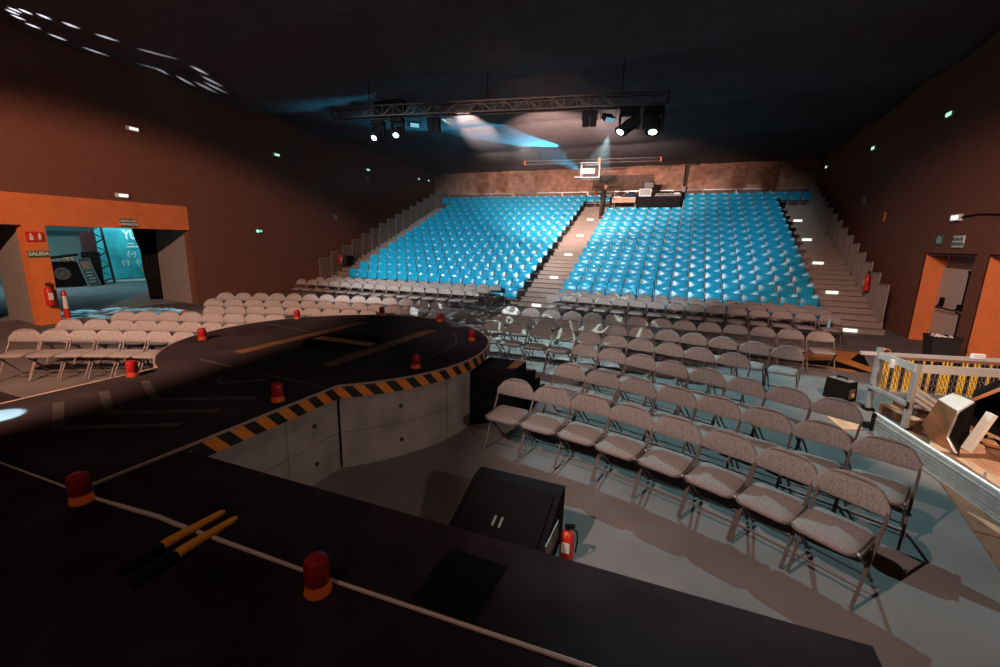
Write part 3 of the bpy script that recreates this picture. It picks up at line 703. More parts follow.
MB().box((-.03,-.045,0),(.06,.006,.1),rot=(0,.4,0)).box((.01,-.045,-.06),(.1,.006,.03),rot=(0,.5,0)).lathe([(.02,-.002),(.02,.004)],c=(.0,-.045,.08),seg=8,rot=(PI/2,0,0)).box((.1,-.045,0),(.05,.006,.14)).build('pictogram', M['white'], t)
wall_thing('exit_sign', 'pale sign SALIDA DE EMERGENCIA above the recessed exit door', 'sign', 14.12, 2.67, .44, .28, 'R', 'white', [('SALIDA DE',.055),('EMERGENCIA',-.06)], tmt='green_sign', tsize=.095)
t = wall_thing('emergency_lamp', 'bright emergency lamp with a cable run over the exit door', 'lamp', 14.40, 3.24, .40, .16, 'R', 'white', d=.08, group='emergency lamps on the walls')
MB().box((.02,-.086,0),(.3,.01,.1)).build('diffuser', M['lamp_white'], t)
MB().tube([(.2,-.03,0),(.8,-.02,.03),(1.6,-.02,-.02),(3.0,-.02,.06)], .018, 6).build('cable', M['black'], t)
for y, z, l in ((15.85,5.93,'green-lit emergency lamp highest on the dark wall over the exits'),(21.03,6.08,'green-lit emergency lamp on the red-brown wall above the slatted railing'),(27.1,6.36,'green-lit emergency lamp near the brick end wall above the slatted railing')):
    t = wall_thing('emergency_lamp', l, 'lamp', y, z, .34, .13, 'R', 'white', d=.06, group='emergency lamps on the walls'); MB().box((0,-.066,0),(.26,.01,.09)).build('diffuser', M['exit_glow'], t)
wall_thing('notice_sign', 'small pale sign on the brown wall above the slatted railing', 'sign', 21.06, 4.26, .26, .24, 'R', 'jamb')
t = wall_thing('alarm_sounder', 'small orange alarm sounder on the brown wall above the slatted railing', 'alarm', 18.87, 3.51, .16, .3, 'R', 'orange_paint'); MB().lathe([(.06,0),(.05,.05),(.02,.06)],c=(0,-.04,.02),seg=12,rot=(PI/2,0,0)).build('lens', M['beacon_red'], t)

# exit door with panic hardware
dr = thing('door_1', None, None, (6.42,14.45,0)); del_ = [dr]
dr['kind'] = 'structure'
MB().box((.03,.0,1.0),(.05,2.1,2.0)).build('leaf', M['door'], dr)
MB().box((-.005,-.30,1.0),(.02,.03,1.98)).build('rim_edge', M['trim_door'], dr)
m = MB(); m.tube([(-.05,-.33,1.98),(-.05,-.33,.02)],.018,6).box((-.03,-.33,1.95),(.06,.12,.08)).box((-.04,-.38,1.05),(.08,.1,.22),bev=.02).box((-.04,-.2,1.05),(.08,.1,.22),bev=.02); m.build('lock_rods', M['black'], dr)
m = MB(); m.tube([(-.04,.62,1.12),(-.14,.62,1.0),(-.14,-.22,1.0),(-.04,-.2,1.08)],.02,8).box((-.04,.63,1.13),(.09,.1,.24),bev=.02); m.build('panic_bar', M['black'], dr)
m = MB(); m.tube([(-.1,-.3,1.0),(-.1,-.75,.95)],.02,6); m.build('handle', M['trim_door'], dr)

# litter bin
t = thing('litter_bin', 'black plastic bin full of crumpled paper by the exit recess', 'bin', (5.12,11.75,0))
t.scale = (.88,.88,.95)
m = MB(); m.prism([(-.2,-.18),(.2,-.18),(.2,.18),(-.2,.18)],0,.02)
A_ = [(-.19,-.17),(.19,-.17),(.19,.17),(-.19,.17)]; B_ = [(-.27,-.24),(.27,-.24),(.27,.24),(-.27,.24)]; C_ = [(-.25,-.22),(.25,-.22),(.25,.22),(-.25,.22)]
vs = [(x,y,0) for x,y in A_]+[(x,y,.74) for x,y in B_]+[(x,y,.74) for x,y in C_]+[(x*.95,y*.95,.6) for x,y in C_]
fs = [(3,2,1,0)]+[(a, (a+1)%4, 4+(a+1)%4, 4+a) for a in range(4)]+[(4+a,4+(a+1)%4,8+(a+1)%4,8+a) for a in range(4)]+[(8+a,8+(a+1)%4,12+(a+1)%4,12+a) for a in range(4)]+[(12,13,14,15)]
MB().add(vs, fs).build('tub', M['bin'], t)
m = MB()
for a_, b_ in (((-.27,-.24),(.27,-.24)),((.27,-.24),(.27,.24)),((.27,.24),(-.27,.24)),((-.27,.24),(-.27,-.24))): m.tube([(*a_,.74),(*b_,.74)],.018,6)
m.build('rim', M['bin'], t)
m = MB()
for k in range(26):
    m.lathe([(.0,-.03),(.035,-.015),(.045,.01),(.0,.03)], c=(random.uniform(-.19,.19),random.uniform(-.16,.16),.66+random.uniform(0,.09)), seg=6, rot=(random.random()*3,random.random()*3,0))
o = m.build('crumpled_paper', M['paper'], t); o['kind'] = 'stuff'

# small black monitor case with carry handle on the floor
t = thing('speaker_case', 'small black tapered speaker case with a carry handle standing behind the angled chairs', 'speaker', (2.60,8.55,0), -.85)
MB().extr([(-.13,0),(.13,0),(.1,.33),(-.1,.33)], .36, ((0,1,0),(0,0,1),(1,0,0)), c=(-.18,0,0)).build('cabinet', M['black'], t)
MB().box((0,0,.335),(.33,.16,.012),bev=.004).build('top_plate', M['grey_metal'], t)
MB().tube([(-.08,0,.34),(-.07,0,.37),(.07,0,.37),(.08,0,.34)], .016, 8).build('handle', M['black'], t)
MB().box((.184,0,.14),(.006,.13,.16)).build('label_plate', M['chair_metal'], t)
MB().lathe([(.03,0),(.03,.01)],c=(.187,.02,.12),seg=12,rot=(0,PI/2,0)).build('dial', M['amber'], t)

# water bottle on the last chair
bx, by, bg = CHAIRS['Fb_near'][-1]
t = thing('water_bottle', 'blue-tinted water bottle standing on a folding chair seat at the row end', 'bottle', (bx-.06,by-.02,.468))
MB().lathe([(.03,0),(.033,.01),(.033,.14),(.014,.18),(.014,.2)],seg=12).build('body', M['water'], t, smooth=True)
MB().lathe([(.016,.2),(.016,.222)],seg=10).build('cap', M['white'], t)

# painted orange mark on the carpet
t = thing('floor_mark', 'orange and dark painted arrow mark on the carpet behind the angled chairs', 'floor marking', (3.3,11.6,0))
def fl(poly, mt, dz, nm): rel(MB().prism(poly, .0005, .003+dz).build(nm, M[mt], t), t)
fl([(2.55,10.75),(3.72,10.68),(4.2,12.85),(3.0,12.9),(2.4,11.6)],'tape_black',0,'dark_ground')
fl([(2.9,12.8),(4.15,12.83),(3.67,11.82),(3.90,11.15),(3.72,10.74),(3.32,11.6),(2.75,11.3),(2.5,11.7)],'worn_orange2',.002,'arrow_mark')
fl([(2.63,10.9),(2.6,11.1),(3.03,10.9),(3.45,10.80),(3.48,10.67),(3.03,10.7)],'worn_orange2',.002,'arrow_mark')
# ------------------------------------------------------------------ dismantled kit by the exits
CA = math.radians(13.5); CX, CY = 3.04, 7.39
cage = thing('equipment_cage', 'aluminium-profile cage with a yellow and black chain curtain beside the exit wall', 'rack', (CX,CY,0), CA)
def prof(mb, a, b, w_=.045, h_=.045):
    a = Vector(a); b = Vector(b); d = b-a; q = d.to_track_quat('X','Z').to_matrix(); mb.box((a+b)/2, (d.length, w_, h_), rot=q); 
    for s_ in (-1,1): mb.box((a+b)/2+q@Vector((0,s_*(w_/2+.002),0)), (d.length,.006,h_*.35), rot=q)
    return mb
L_ = 2.1
for x, y, h in ((0,0,.94),(0,.76,.99),(L_,0,.94),(L_,.76,.94)):
    prof(MB(), (x,y,0), (x,y,h), .06,.06).build('post', M['alu'], cage)
MB().box((L_/2,-.01,.885),(L_+.1,.03,.11)).build('front_beam', M['alu_bright'], cage)
MB().box((L_/2-.10,.78,.89),(L_+.28,.04,.05)).build('rear_beam', M['alu_bright'], cage)
MB().box((L_/2+.06,.765,.845),(L_-.05,.05,.04)).build('curtain_header', M['trim_door'], cage)
MB().box((.0,.38,.88),(.035,.72,.1)).build('side_beam', M['alu_bright'], cage)
prof(MB(), (-.02,.8,.37), (-.02,.0,.37), .05,.06).build('side_brace', M['alu'], cage)
for dz in (0,.07,.14): prof(MB(), (.04,0,.60-dz), (.47,-.05,.32-dz), .04,.04).build('diagonal_brace', M['alu_bright'], cage)
prof(MB(), (.02,.02,.34), (.75,.05,.34), .04,.04).build('lower_rail', M['alu'], cage)
prof(MB(), (.0,.76,.30), (L_,.76,.30), .05,.05).build('lower_rail', M['alu'], cage)
MB().tube([(.06,.80,.84),(.06,.80,.93),(.09,.80,.965),(.14,.80,.965),(.17,.80,.93),(.17,.80,.84)], .014, 8).box((.17,.80,.83),(.05,.05,.08),bev=.01).build('clamp', M['copper'], cage)
MB().box((-.03,.42,.83),(.05,.06,.12),bev=.01).box((L_*.62,.78,.93),(.16,.07,.08),bev=.01).build('clamp', M['white'], cage)
MB().box((.0,.0,.36),(.07,.06,.1)).box((.0,.76,.36),(.07,.06,.1)).box((0,.76,.02),(.12,.12,.04)).box((0,0,.02),(.12,.12,.04)).build('bracket', M['black'], cage)
patt = 'YYBYYBYYBBYBYBBYYYBBYYBYYBBYBBYYBBYB'
n = 36
for k in range(n):
    x = .10 + 1.78*k/(n-1); m = MB()
    for q in range(10):
        z = .80-.05*q; ang = (q % 2)*PI/2
        pts = [(x+.016*math.cos(t)*math.cos(ang+.5), .745+.016*math.cos(t)*math.sin(ang+.5), z+.028*math.sin(t)) for t in [2*PI*i/8 for i in range(8)]]
        m.tube(pts, .0065, 4, closed=True)
    yel = patt[k % len(patt)] == 'Y'
    m.build('chain', M['yellow'] if yel else M['black'], cage)
t = thing('pallet', 'brown slatted wooden pallet under the chain curtain of the aluminium cage', 'pallet', (CX,CY,0), CA)
m = MB()
for k in range(3): m.box((.75,.12+.28*k,.06),(1.25,.08,.12))
m.build('bearers', M['brown_board'], t); m = MB()
for k in range(8): m.box((.19+.16*k,.40,.132),(.12,.7,.022))
m.build('slats', M['plywood'], t)
MB().box((.7,.42,.19),(.9,.5,.1),bev=.02).box((.5,.45,.26),(.3,.3,.05),rot=(0,.1,.3)).build('packing_panel', M['brown_board'], t)

# long ribbed aluminium beam on its edge
t = thing('ribbed_rail', 'long ribbed silver aluminium beam lying on edge across the wooden boards', 'beam', (2.60,7.1,0), math.atan2(-1.93,.32))
LB = 3.9
m = MB().box((LB/2,0,.14),(LB,.05,.22))
for z in (.05,.09,.13,.17,.21): m.box((LB/2,-.03,z),(LB,.014,.018)).box((LB/2,.03,z),(LB,.014,.018))
m.build('web', M['alu'], t)
MB().tube([(0,0,.265),(LB,0,.255)], .024, 10).build('top_tube', M['alu_bright'], t, smooth=True)
MB().box((LB/2,0,.022),(LB,.1,.022)).build('base_flange', M['alu'], t)
MB().box((.03,0,.15),(.07,.1,.26),bev=.015).lathe([(.045,0),(.045,.08)],c=(.0,-.04,.1),seg=12,rot=(PI/2,0,0)).box((2.42,-.06,.12),(.2,.05,.09)).build('coupler', M['black'], t)
MB().tube([(1.75,0,.27),(1.75,0,.36)], .012, 6).build('pin', M['alu_bright'], t)

# boards on the floor
t = thing('wooden_boards', 'worn brown wooden floor boards laid beside the exit wall under the kit', 'boards', (3.5,6,0))
edge = [(2.27,3.0),(2.27,4.57),(2.38,5.6),(2.55,6.8),(2.80,7.95)]
m = MB()
def bx_at(y):
    for (x0,y0),(x1,y1) in zip(edge, edge[1:]):
        if y0 <= y <= y1: return x0+(x1-x0)*(y-y0)/(y1-y0)
    return 2.8
y = 3.0; k = 0
for k in range(19):
    a0 = 2.3+.19*k; d = Vector((.17,1,0)).normalized()
    for s0, s1 in ((0,1.9+.5*(k % 3)),(1.93+.5*(k % 3),5.2)):
        p = Vector((a0-.02,2.9,0)); A = p+d*s0; B = p+d*s1; nrm = Vector((d.y,-d.x,0))*.182
        m.prism([(A.x,A.y),(B.x,B.y),(B.x+nrm.x,B.y+nrm.y),(A.x+nrm.x,A.y+nrm.y)], 0, .018+.003*((k*7) % 3))
rel(m.build('planks', M['brown_board'], t), t)
for n_, (poly, lab) in enumerate((([(2.70,5.12),(2.86,4.86),(3.1,3.9),(2.98,3.9)],'pale plywood strip on the brown boards just below the ribbed beam'),
                    ([(3.20,6.50),(3.52,6.62),(4.3,6.2),(4.6,5.0),(3.35,5.05)],'pale plywood sheet lying on the boards beyond the ribbed beam'),
                    ([(2.98,6.62),(3.36,6.72),(3.62,6.82),(3.78,7.2),(3.3,7.25)],'pinkish plywood offcut under the tilted brown box'))):
    tag(MB().prism(poly, .026, .042).build('plywood_sheet', M['plywood'] if n_ != 2 else M['plywood']), lab, 'board', )
tag(MB().prism([(2.16,7.62),(2.40,7.98),(2.58,7.60),(2.50,7.12),(2.24,7.0)], .001, .016).build('plywood_sheet', M['plywood']), 'pale plywood offcut lying on the carpet behind the angled chairs', 'board')
# tilted brown box and octagonal drum housing
t = thing('tilted_box', 'tilted brown wooden box with a white top and black open side by the chain curtain', 'box', (3.25,6.9,0))
T4 = [(3.09,6.87,.62),(3.40,7.28,.62),(3.46,6.95,.62),(3.09,6.43,.62)]; B4 = [(3.10,7.12,.20),(3.34,7.42,.22),(3.50,7.02,.20),(3.20,6.74,.20)]
Q4 = [(3.16,7.0,.05),(3.34,7.3,.05),(3.42,6.95,.05),(3.26,6.62,.05)]
rel(MB().add(T4+B4+Q4, [(0,1,2,3),(0,3,7,4),(1,0,4,5),(4,7,11,8),(5,4,8,9),(8,9,10,11),(2,1,5,6),(6,5,9,10)]).build('shell', M['brown_glow'], t), t)
rel(MB().add([(a,b,c_+.004) for a,b,c_ in T4]+[(a,b,c_+.012) for a,b,c_ in T4], [(0,1,2,3),(4,5,6,7),(0,1,5,4),(1,2,6,5),(2,3,7,6),(3,0,4,7)]).build('white_top', M['white'], t), t)
rel(MB().add([T4[3],T4[2],B4[2],Q4[2],Q4[3],B4[3]]+[(a+.02,b-.01,c_) for a,b,c_ in (T4[3],T4[2],B4[2],Q4[2],Q4[3],B4[3])], [(0,1,2,5),(5,2,3,4),(6,7,8,11),(11,8,9,10),(0,1,7,6),(3,4,10,9),(0,6,11,5),(5,11,10,4),(1,7,8,2),(2,8,9,3)]).build('open_side', M['black'], t), t)
m = MB(); m.tube([T4[3],B4[3],Q4[3]], .013, 5).tube([T4[2],T4[3]], .010, 5)
rel(m.build('edge_strip', M['alu_bright'], t), t)
t = thing('octagonal_housing', 'large black octagonal housing with a brown rim lying open behind the tilted box', 'housing', (4.02,7.28,.43), -.45)
ro, ri_ = .41, .375
def octo(r): return [(r*math.cos(PI/8+PI/4*k), r*math.sin(PI/8+PI/4*k)) for k in range(8)]
def ringmesh(r1, r2_, d0, d1):
    O = octo(r1); I = octo(r2_); vs = [(a,d0,b) for a,b in O]+[(a,d1,b) for a,b in O]+[(a,d0,b) for a,b in I]+[(a,d1,b) for a,b in I]; fs = []
    for k in range(8):
        j = (k+1) % 8; fs += [(k,j,8+j,8+k),(16+j,16+k,24+k,24+j),(j,k,16+k,16+j),(8+k,8+j,24+j,24+k)]
    return MB().add(vs, fs)
ringmesh(ro, ri_, -.25, .35).build('ring', M['black'], t)
ringmesh(ro+.012, ri_+.01, -.275, -.245).build('rim', M['brown_glow'], t)
m = MB(); O = octo(ri_); m.add([(a,.33,b) for a,b in O]+[(a,.345,b) for a,b in O], [tuple(range(8)), tuple(range(8,16))[::-1]]+[(k,(k+1)%8,8+(k+1)%8,8+k) for k in range(8)]); m.build('back_panel', M['black'], t)
MB().box((-.12,-.1,-.36),(.4,.32,.04),rot=(0,.3,.2)).box((-.05,-.15,-.30),(.34,.05,.03),rot=(0,.35,.2)).build('wood_blocks', M['plywood'], t)
tag(MB().box((3.50,6.80,.30),(.05,.10,.52),rot=(0.1,.25,.3)).build('plank_offcut', M['paper']), 'pale upright board leaning beside the tilted brown box', 'board')
t = thing('road_case', 'black road case standing behind the octagonal housing', 'case', (4.85,7.35,.025), .3)
MB().box((0,0,.42),(.75,.7,.8),bev=.02).build('body', M['black'], t)
m = MB()
for sx in (-1,1):
    for sy in (-1,1): m.box((sx*.375,sy*.35,.42),(.03,.03,.8))
m.box((0,0,.45),(.765,.715,.02)); m.build('edging', M['chair_metal'], t)

# ------------------------------------------------------------------ foyer
t = thing('bar_counter', 'black counter with a round emblem in the teal-lit foyer', 'counter', (-25.2,10.35,0), -.35)
MB().box((0,0,.52),(.7,1.5,1.02),bev=.02).build('body', M['black'], t); MB().box((0,0,1.06),(.8,1.6,.06)).build('top', M['black'], t)
m = MB().lathe([(.26,0),(.26,.02),(.2,.02),(.2,0)],c=(.352,.22,.6),seg=24,rot=(0,PI/2,0)); m.lathe([(.09,0),(.09,.03)],c=(.352,.22,.6),seg=12,rot=(0,PI/2,0)).build('emblem', M['chair_metal'], t)
t = thing('arm_display', 'oversized flesh-coloured arm prop gripping a black steering wheel on the foyer counter', 'prop', (-25.0,10.4,1.09), -.35)
MB().lathe([(.2,.1),(.2,.35),(.25,.6),(.27,.9)],c=(0,-.42,.0),seg=16).lathe([(.05,.0),(.16,.03),(.14,.16),(.04,.2)],c=(0,.3,.0),seg=12).build('arm', M['skin'], t, smooth=True)
m = MB()
for k in range(4): m.tube([(.1,.1+.13*k,.16),(.2,.12+.13*k,.15),(.22,.12+.13*k,.06)], [.05,.045,.035], 8)
m.build('fingers', M['skin'], t, smooth=True)
MB().lathe([(.262,.52),(.262,.64)],c=(0,-.42,0),seg=16).build('wrist_band', M['white'], t, smooth=True)
MB().tube([(.42*math.cos(q*PI/10), .1+.6*math.sin(q*PI/10), .22+.1*math.sin(q*PI/10)) for q in range(20)], .04, 8, closed=True).tube([(-.4,.1,.22),(.4,.1,.22)],.03,6).build('steering_wheel', M['black'], t, smooth=True)
t = thing('foyer_door', 'dark-framed teal doorway in the foyer wall behind the counter', 'door', (-29.9,13.1,0))
m = MB(); m.box((0,-1.4,1.15),(.2,.22,2.4)).box((0,1.4,1.15),(.2,.22,2.4)).box((0,0,2.3),(.2,3.0,.22)); m.build('frame', M['teal_dark'], t); MB().box((-.03,0,1.1),(.08,2.6,2.2)).build('leaf', M['teal_wall'], t)
vd = Vector((-.91,.41,0)); sr = Vector((.41,.91,0)); hx = (vd*.72+sr*.62).normalized(); 
t = thing('pavement_sign', 'A-shaped pavement sign with a framed poster standing in the foyer', 'sign', (-24.75,11.2,0), math.atan2(hx.y, hx.x))
for s_ in (-1,1):
    rt = Euler((s_*.27,0,0)).to_matrix(); c = Vector((0,-s_*-.0,.62)) + Vector((0, s_*-.17*-1 if False else -s_*.17, 0))
    MB().box(c,(.62,.02,1.24),rot=Euler((-s_*.27,0,0)).to_matrix()).build('board', M['teal_dark'], t)
    m = MB(); q = Euler((-s_*.27,0,0)).to_matrix()
    for dx, dz, w_, h_ in ((-.31,0,.04,1.26),(.31,0,.04,1.26),(0,.62,.66,.04),(0,-.62,.66,.04)): m.box(c+q@Vector((dx,-s_*.012,dz)),(w_,.03,h_),rot=q)
    m.build('frame', M['alu'], t)
    m = MB(); m.box(c+q@Vector((0,-s_*.014,.32)),(.42,.006,.36),rot=q); m.build('poster_picture', M['skin'], t)
    m = MB()
    for k in range(4): m.box(c+q@Vector((.03*(-1)**k,-s_*.014,-.0-.14*k)),(.34,.006,.05),rot=q)
    m.build('poster_lines', M['paper'], t)
t = thing('speaker_tower', 'tall black speaker stacked on a covered stand beside the foyer scaffold', 'speaker', (-25.2,11.72,0), -.35)
MB().box((0,0,1.95),(.5,.5,.85),bev=.03).build('cabinet', mat('maroon cabinet',(.06,.015,.02),.6), t); MB().prism([(-.28,-.3),(.28,-.3),(.28,.3),(-.28,.3)],0,1.5).build('covered_stand', M['black_cloth'], t)
t = thing('scaffold_tower', 'black lattice scaffold tower leaning beside the teal banner', 'scaffold', (-25.6,12.45,0), -.35)
m = MB()
for sx in (-1,1):
    for sy in (-1,1): m.tube([(sx*.2,sy*.22,0),(sx*.2,sy*.22-.28,3.6)], .03, 6)
m.build('uprights', M['chair_metal'], t); m = MB()
for k in range(12):
    z = .3*k; o_ = -.28*z/3.6; s_ = 1 if k % 2 else -1
    for sx in (-1,1): m.tube([(sx*.2,s_*.22+o_,z),(sx*.2,-s_*.22+o_-.02,z+.3)], .016, 5)
    m.tube([(-.2,.22+o_,z),(.2,.22+o_,z)],.014,5).tube([(-.2,-.22+o_,z),(.2,-.22+o_,z)],.014,5).tube([(-.2,.22+o_,z),(.2,.22+o_,z+.3)],.012,5)
m.build('bracing', M['chair_metal'], t)
# banner: faces the hall
t = thing('printed_banner', 'large teal printed banner with white lettering and laurel emblems in the foyer', 'banner', (-27,15.3,0), math.atan2(-.42,.91)+PI/2+.42)
# local -Y faces +x world-ish
t.rotation_euler = (0,0,PI/2)
MB().box((0,0,2.0),(4.9,.04,3.9)).build('cloth', M['banner'], t)
text_mesh('lettering', 'YU', .62, M['white_lit'], t, (-.93,-.03,2.27), (PI/2,0,0), .004, bold=.02, sx=.8)
MB().box((-.52,-.035,2.27),(.12,.012,.44)).build('lettering', M['white_lit'], t)
MB().box((-.95,-.03,1.84),(.26,.01,.05)).box((-.75,-.03,1.68),(.8,.01,.07)).build('caption_line', M['white_lit'], t)
for cx_, cz, r in ((-.98,1.28,.17),(-.35,1.28,.17),(-1.3,.86,.14),(-.62,.86,.14)):
    m = MB()
    for s_ in (-1,1):
        m.tube([(cx_+s_*r*math.cos(a_), -.032, cz+r*math.sin(a_)) for a_ in [(-1.1+2.2*q/8) for q in range(9)]], .016, 4)
        for q in range(5):
            a_ = -1+.45*q; m.tube([(cx_+s_*r*math.cos(a_),-.032,cz+r*math.sin(a_)),(cx_+s_*(r+.05)*math.cos(a_+.15),-.032,cz+(r+.05)*math.sin(a_+.15))],.012,4)
    m.box((cx_,-.03,cz),(r*.9,.01,.03)).box((cx_,-.03,cz+.06),(r*.5,.01,.03)).build('laurel_emblem', M['white_lit'], t)
MB().box((-.45,-.03,.42),(.34,.01,.12)).box((-.45,-.03,.58),(.3,.01,.05)).build('badge', M['amber'], t)
# dark curtain half closing the portal
m = MB(); pts = []
for k in range(41):
    u = k/40; pts.append((-18.05+.2*u+.04*math.sin(u*28), 9.86+.5*u))
vs = []; fs = []
for z_i, z in enumerate((0.02,.5,1.0,1.4,1.8,2.2,2.6)):
    off = {0:.12,1:.1,2:.04,3:.02,4:.02,5:-.1,6:-.16}[z_i]
    for (x,y) in pts: vs.append((x, y+off*(10.35-y)/.5 + .0, z))
W_ = len(pts)
for a_ in range(6):
    for b_ in range(W_-1): i0 = a_*W_+b_; fs.append((i0,i0+1,i0+W_+1,i0+W_))
o = m.add(vs, fs).build('portal_curtain', M['black_cloth'], smooth=True); sd = o.modifiers.new('t','SOLIDIFY'); sd.thickness = .02
tag(o, 'black curtain hanging at the inner end of the wide foyer portal', 'curtain')
t = thing('marker_post', 'red and white marker post standing at the foyer portal pier', 'post', (-15.38,6.42,0))
MB().lathe([(.065,0),(.065,.36),(.055,.36)],seg=16).lathe([(.055,.70),(.06,.705),(.055,.80),(.03,.85)],seg=16).build('red_bands', M['red'], t, smooth=True)
MB().lathe([(.056,.35),(.056,.71)],seg=16).build('white_sleeve', M['white'], t, smooth=True)
MB().lathe([(.10,0),(.09,.03),(.06,.05)],seg=16).build('base', M['rubber'], t)
tag(MB().lathe([(.09,0),(.1,.03),(.06,.1),(.02,.12)],seg=14).build('red_cap', M['red']), 'small red object lying on the floor at the foyer light pool', 'cap').location = U0 if False else (-13.9,8.55,0)

# ------------------------------------------------------------------ control position on the stand
zt13 = rowz(13)
t = thing('control_desk', 'black-draped control desk at the top of the stand', 'desk', (-1.60,26.62,rowz(14)))
MB().box((0,0,.76),(2.2,.85,.05)).build('top', M['black'], t)
m = MB(); vs = []; fs = []; P_ = [(-1.11,-.43),(1.11,-.43),(1.11,.43),(-1.11,.43)]
m.box((0,-.43,.24),(2.22,.03,1.02)).box((1.11,0,.37),(.03,.86,.76)).box((-1.11,0,.37),(.03,.86,.76)); m.build('drape', M['black_cloth'], t)
t = thing('side_table', 'pale wooden table beside the standing man at the top of the stand', 'table', (-3.45,26.62,rowz(14)))
MB().box((0,0,.74),(1.28,.75,.04)).build('top', M['paper'], t); MB().box((0,-.36,.60),(1.28,.02,.26)).build('front_panel', M['plywood'], t)
for sx in (-1,1):
    for sy in (-1,1): MB().tube([(sx*.6,sy*.33,0),(sx*.6,sy*.33,.72)], .02, 6).build('leg', M['alu'], t)
def desk_item(name, lab, cat, loc, parts):
    t = thing(name, lab, cat, loc)
    for nm, mb, mt in parts: mb.build(nm, M[mt], t)
    return t
zD = rowz(14)+.79; zS = rowz(14)+.765
desk_item('paper_stack', 'white papers on the pale table beside the standing man', 'papers', (-3.82,26.5,zS), [('sheets', MB().box((0,0,.03),(.42,.3,.06)), 'paper'),('top_sheet', MB().box((.08,.03,.065),(.3,.21,.008),rot=(0,0,.2)), 'white')])
desk_item('equipment_bag', 'dark blue bag heaped on the pale table of the control position', 'bag', (-3.1,26.62,zS), [('body', MB().lathe([(.3,0),(.36,.08),(.3,.2),(.12,.27)],seg=14), 'blue_bag'),('strap', MB().tube([(-.3,0,.1),(-.15,-.05,.32),(.1,-.05,.3),(.3,0,.1)],.02,6), 'black'),('bottle', MB().lathe([(.05,.2),(.05,.38),(.02,.42)],c=(-.22,0,0),seg=10), 'water')])
desk_item('white_monitor', 'white-framed monitor standing on the black-draped desk', 'monitor', (-2.36,26.6,zD), [('bezel', MB().box((0,0,.24),(.66,.05,.42),bev=.01), 'white'),('screen', MB().box((0,-.03,.25),(.54,.01,.30)), 'screen'),('stand', MB().box((0,.05,.03),(.3,.2,.05)), 'alu')])
desk_item('black_monitor', 'small black monitor raised behind the white-framed monitor', 'monitor', (-2.22,26.85,zD), [('bezel', MB().box((0,0,.66),(.62,.05,.38),bev=.01), 'black'),('screen', MB().box((0,-.03,.66),(.5,.01,.28)), 'dark_screen'),('stand', MB().tube([(0,0.02,0),(0,.02,.5)],.03,8), 'black')])
m1 = MB().box((0,0,.07),(1.35,.5,.12),rot=(.15,0,0)); m2 = MB()
for k in range(16):
    for q in range(3): m2.box((-.6+.08*k,-.15+.14*q,.145+.022*q),(.03,.05,.03))
desk_item('mixing_desk', 'mixing desk covered in pale faders on the black-draped desk', 'mixing desk', (-1.15,26.6,zD), [('chassis', m1, 'chair_metal'),('faders', m2, 'white'),('lit_panel', MB().box((.45,-.2,.12),(.3,.03,.14)), 'white'),('rear_hood', MB().box((0,.24,.2),(1.35,.06,.2)), 'black')])
t = thing('cable_drop', 'dark cable conduit dropping from the ceiling drape behind the control desk', 'cable', (-.42,28.3,0))
MB().tube([(0,0,rowz(15)),(0,0,5.9),(.02,0,6.9)], .05, 8).build('conduit', M['black'], t); MB().box((0,-.02,rowz(15)+1.05),(.2,.14,.3),bev=.02).build('junction_box', M['jamb'], t)
tag(MB().box((-3.9,28.58,5.8),(3.6,.02,1.4)).build('wall_patch', mat('darker brick patch',(.16,.085,.06),.9,noise=.3,nscale=8)), 'darker patch on the brick-coloured end wall behind the man', 'wall patch')  # thin panel of darker brick colour on the end wall
# the technician
def skinned(name, pts, edges, material, parent, levels=1):
    me = bpy.data.meshes.new(name); me.from_pydata([p[:3] for p in pts], edges, []); o = bpy.data.objects.new(name, me); COL.objects.link(o); o.parent = parent
    me.materials.append(material)
    md = o.modifiers.new('skin','SKIN'); sk = me.skin_vertices[0].data
    for i, p in enumerate(pts): sk[i].radius = (p[3], p[4] if len(p) > 4 else p[3])
    sk[0].use_root = True
    md.use_smooth_shade = True; ss = o.modifiers.new('sub','SUBSURF'); ss.levels = levels; ss.render_levels = levels+1
    return o
pr = thing('person', 'person in black jumper and dark trousers standing with head bowed over a phone', 'person', (-4.42,25.22,rowz(12)+.151), 0)
pr.scale = (1.06,1.06,1.06)
body = [(0,0,.93,.09,.08),(0,0,1.12,.09,.08),(.015,0,1.32,.10,.08),(.04,0,1.43,.06,.06),(.06,0,1.48,.05),(.09,0,1.53,.05),(.13,0,1.605,.10,.088),(.14,0,1.675,.108,.095),
        (.03,.17,1.40,.045),(.0,.225,1.14,.036),(.24,.13,1.12,.028),(.03,-.17,1.40,.045),(.0,-.225,1.14,.036),(.24,-.10,1.13,.028),
        (0,.09,.86,.06),(.03,.10,.48,.045),(0,.10,.10,.035),(.14,.11,.04,.03),(0,-.09,.86,.06),(-.04,-.10,.48,.045),(-.08,-.10,.10,.035),(.06,-.12,.04,.03)]
E_ = [(0,1),(1,2),(2,3),(3,4),(4,5),(5,6),(6,7),(3,8),(8,9),(9,10),(3,11),(11,12),(12,13),(0,14),(14,15),(15,16),(16,17),(0,18),(18,19),(19,20),(20,21)]
pp = body; ee = E_
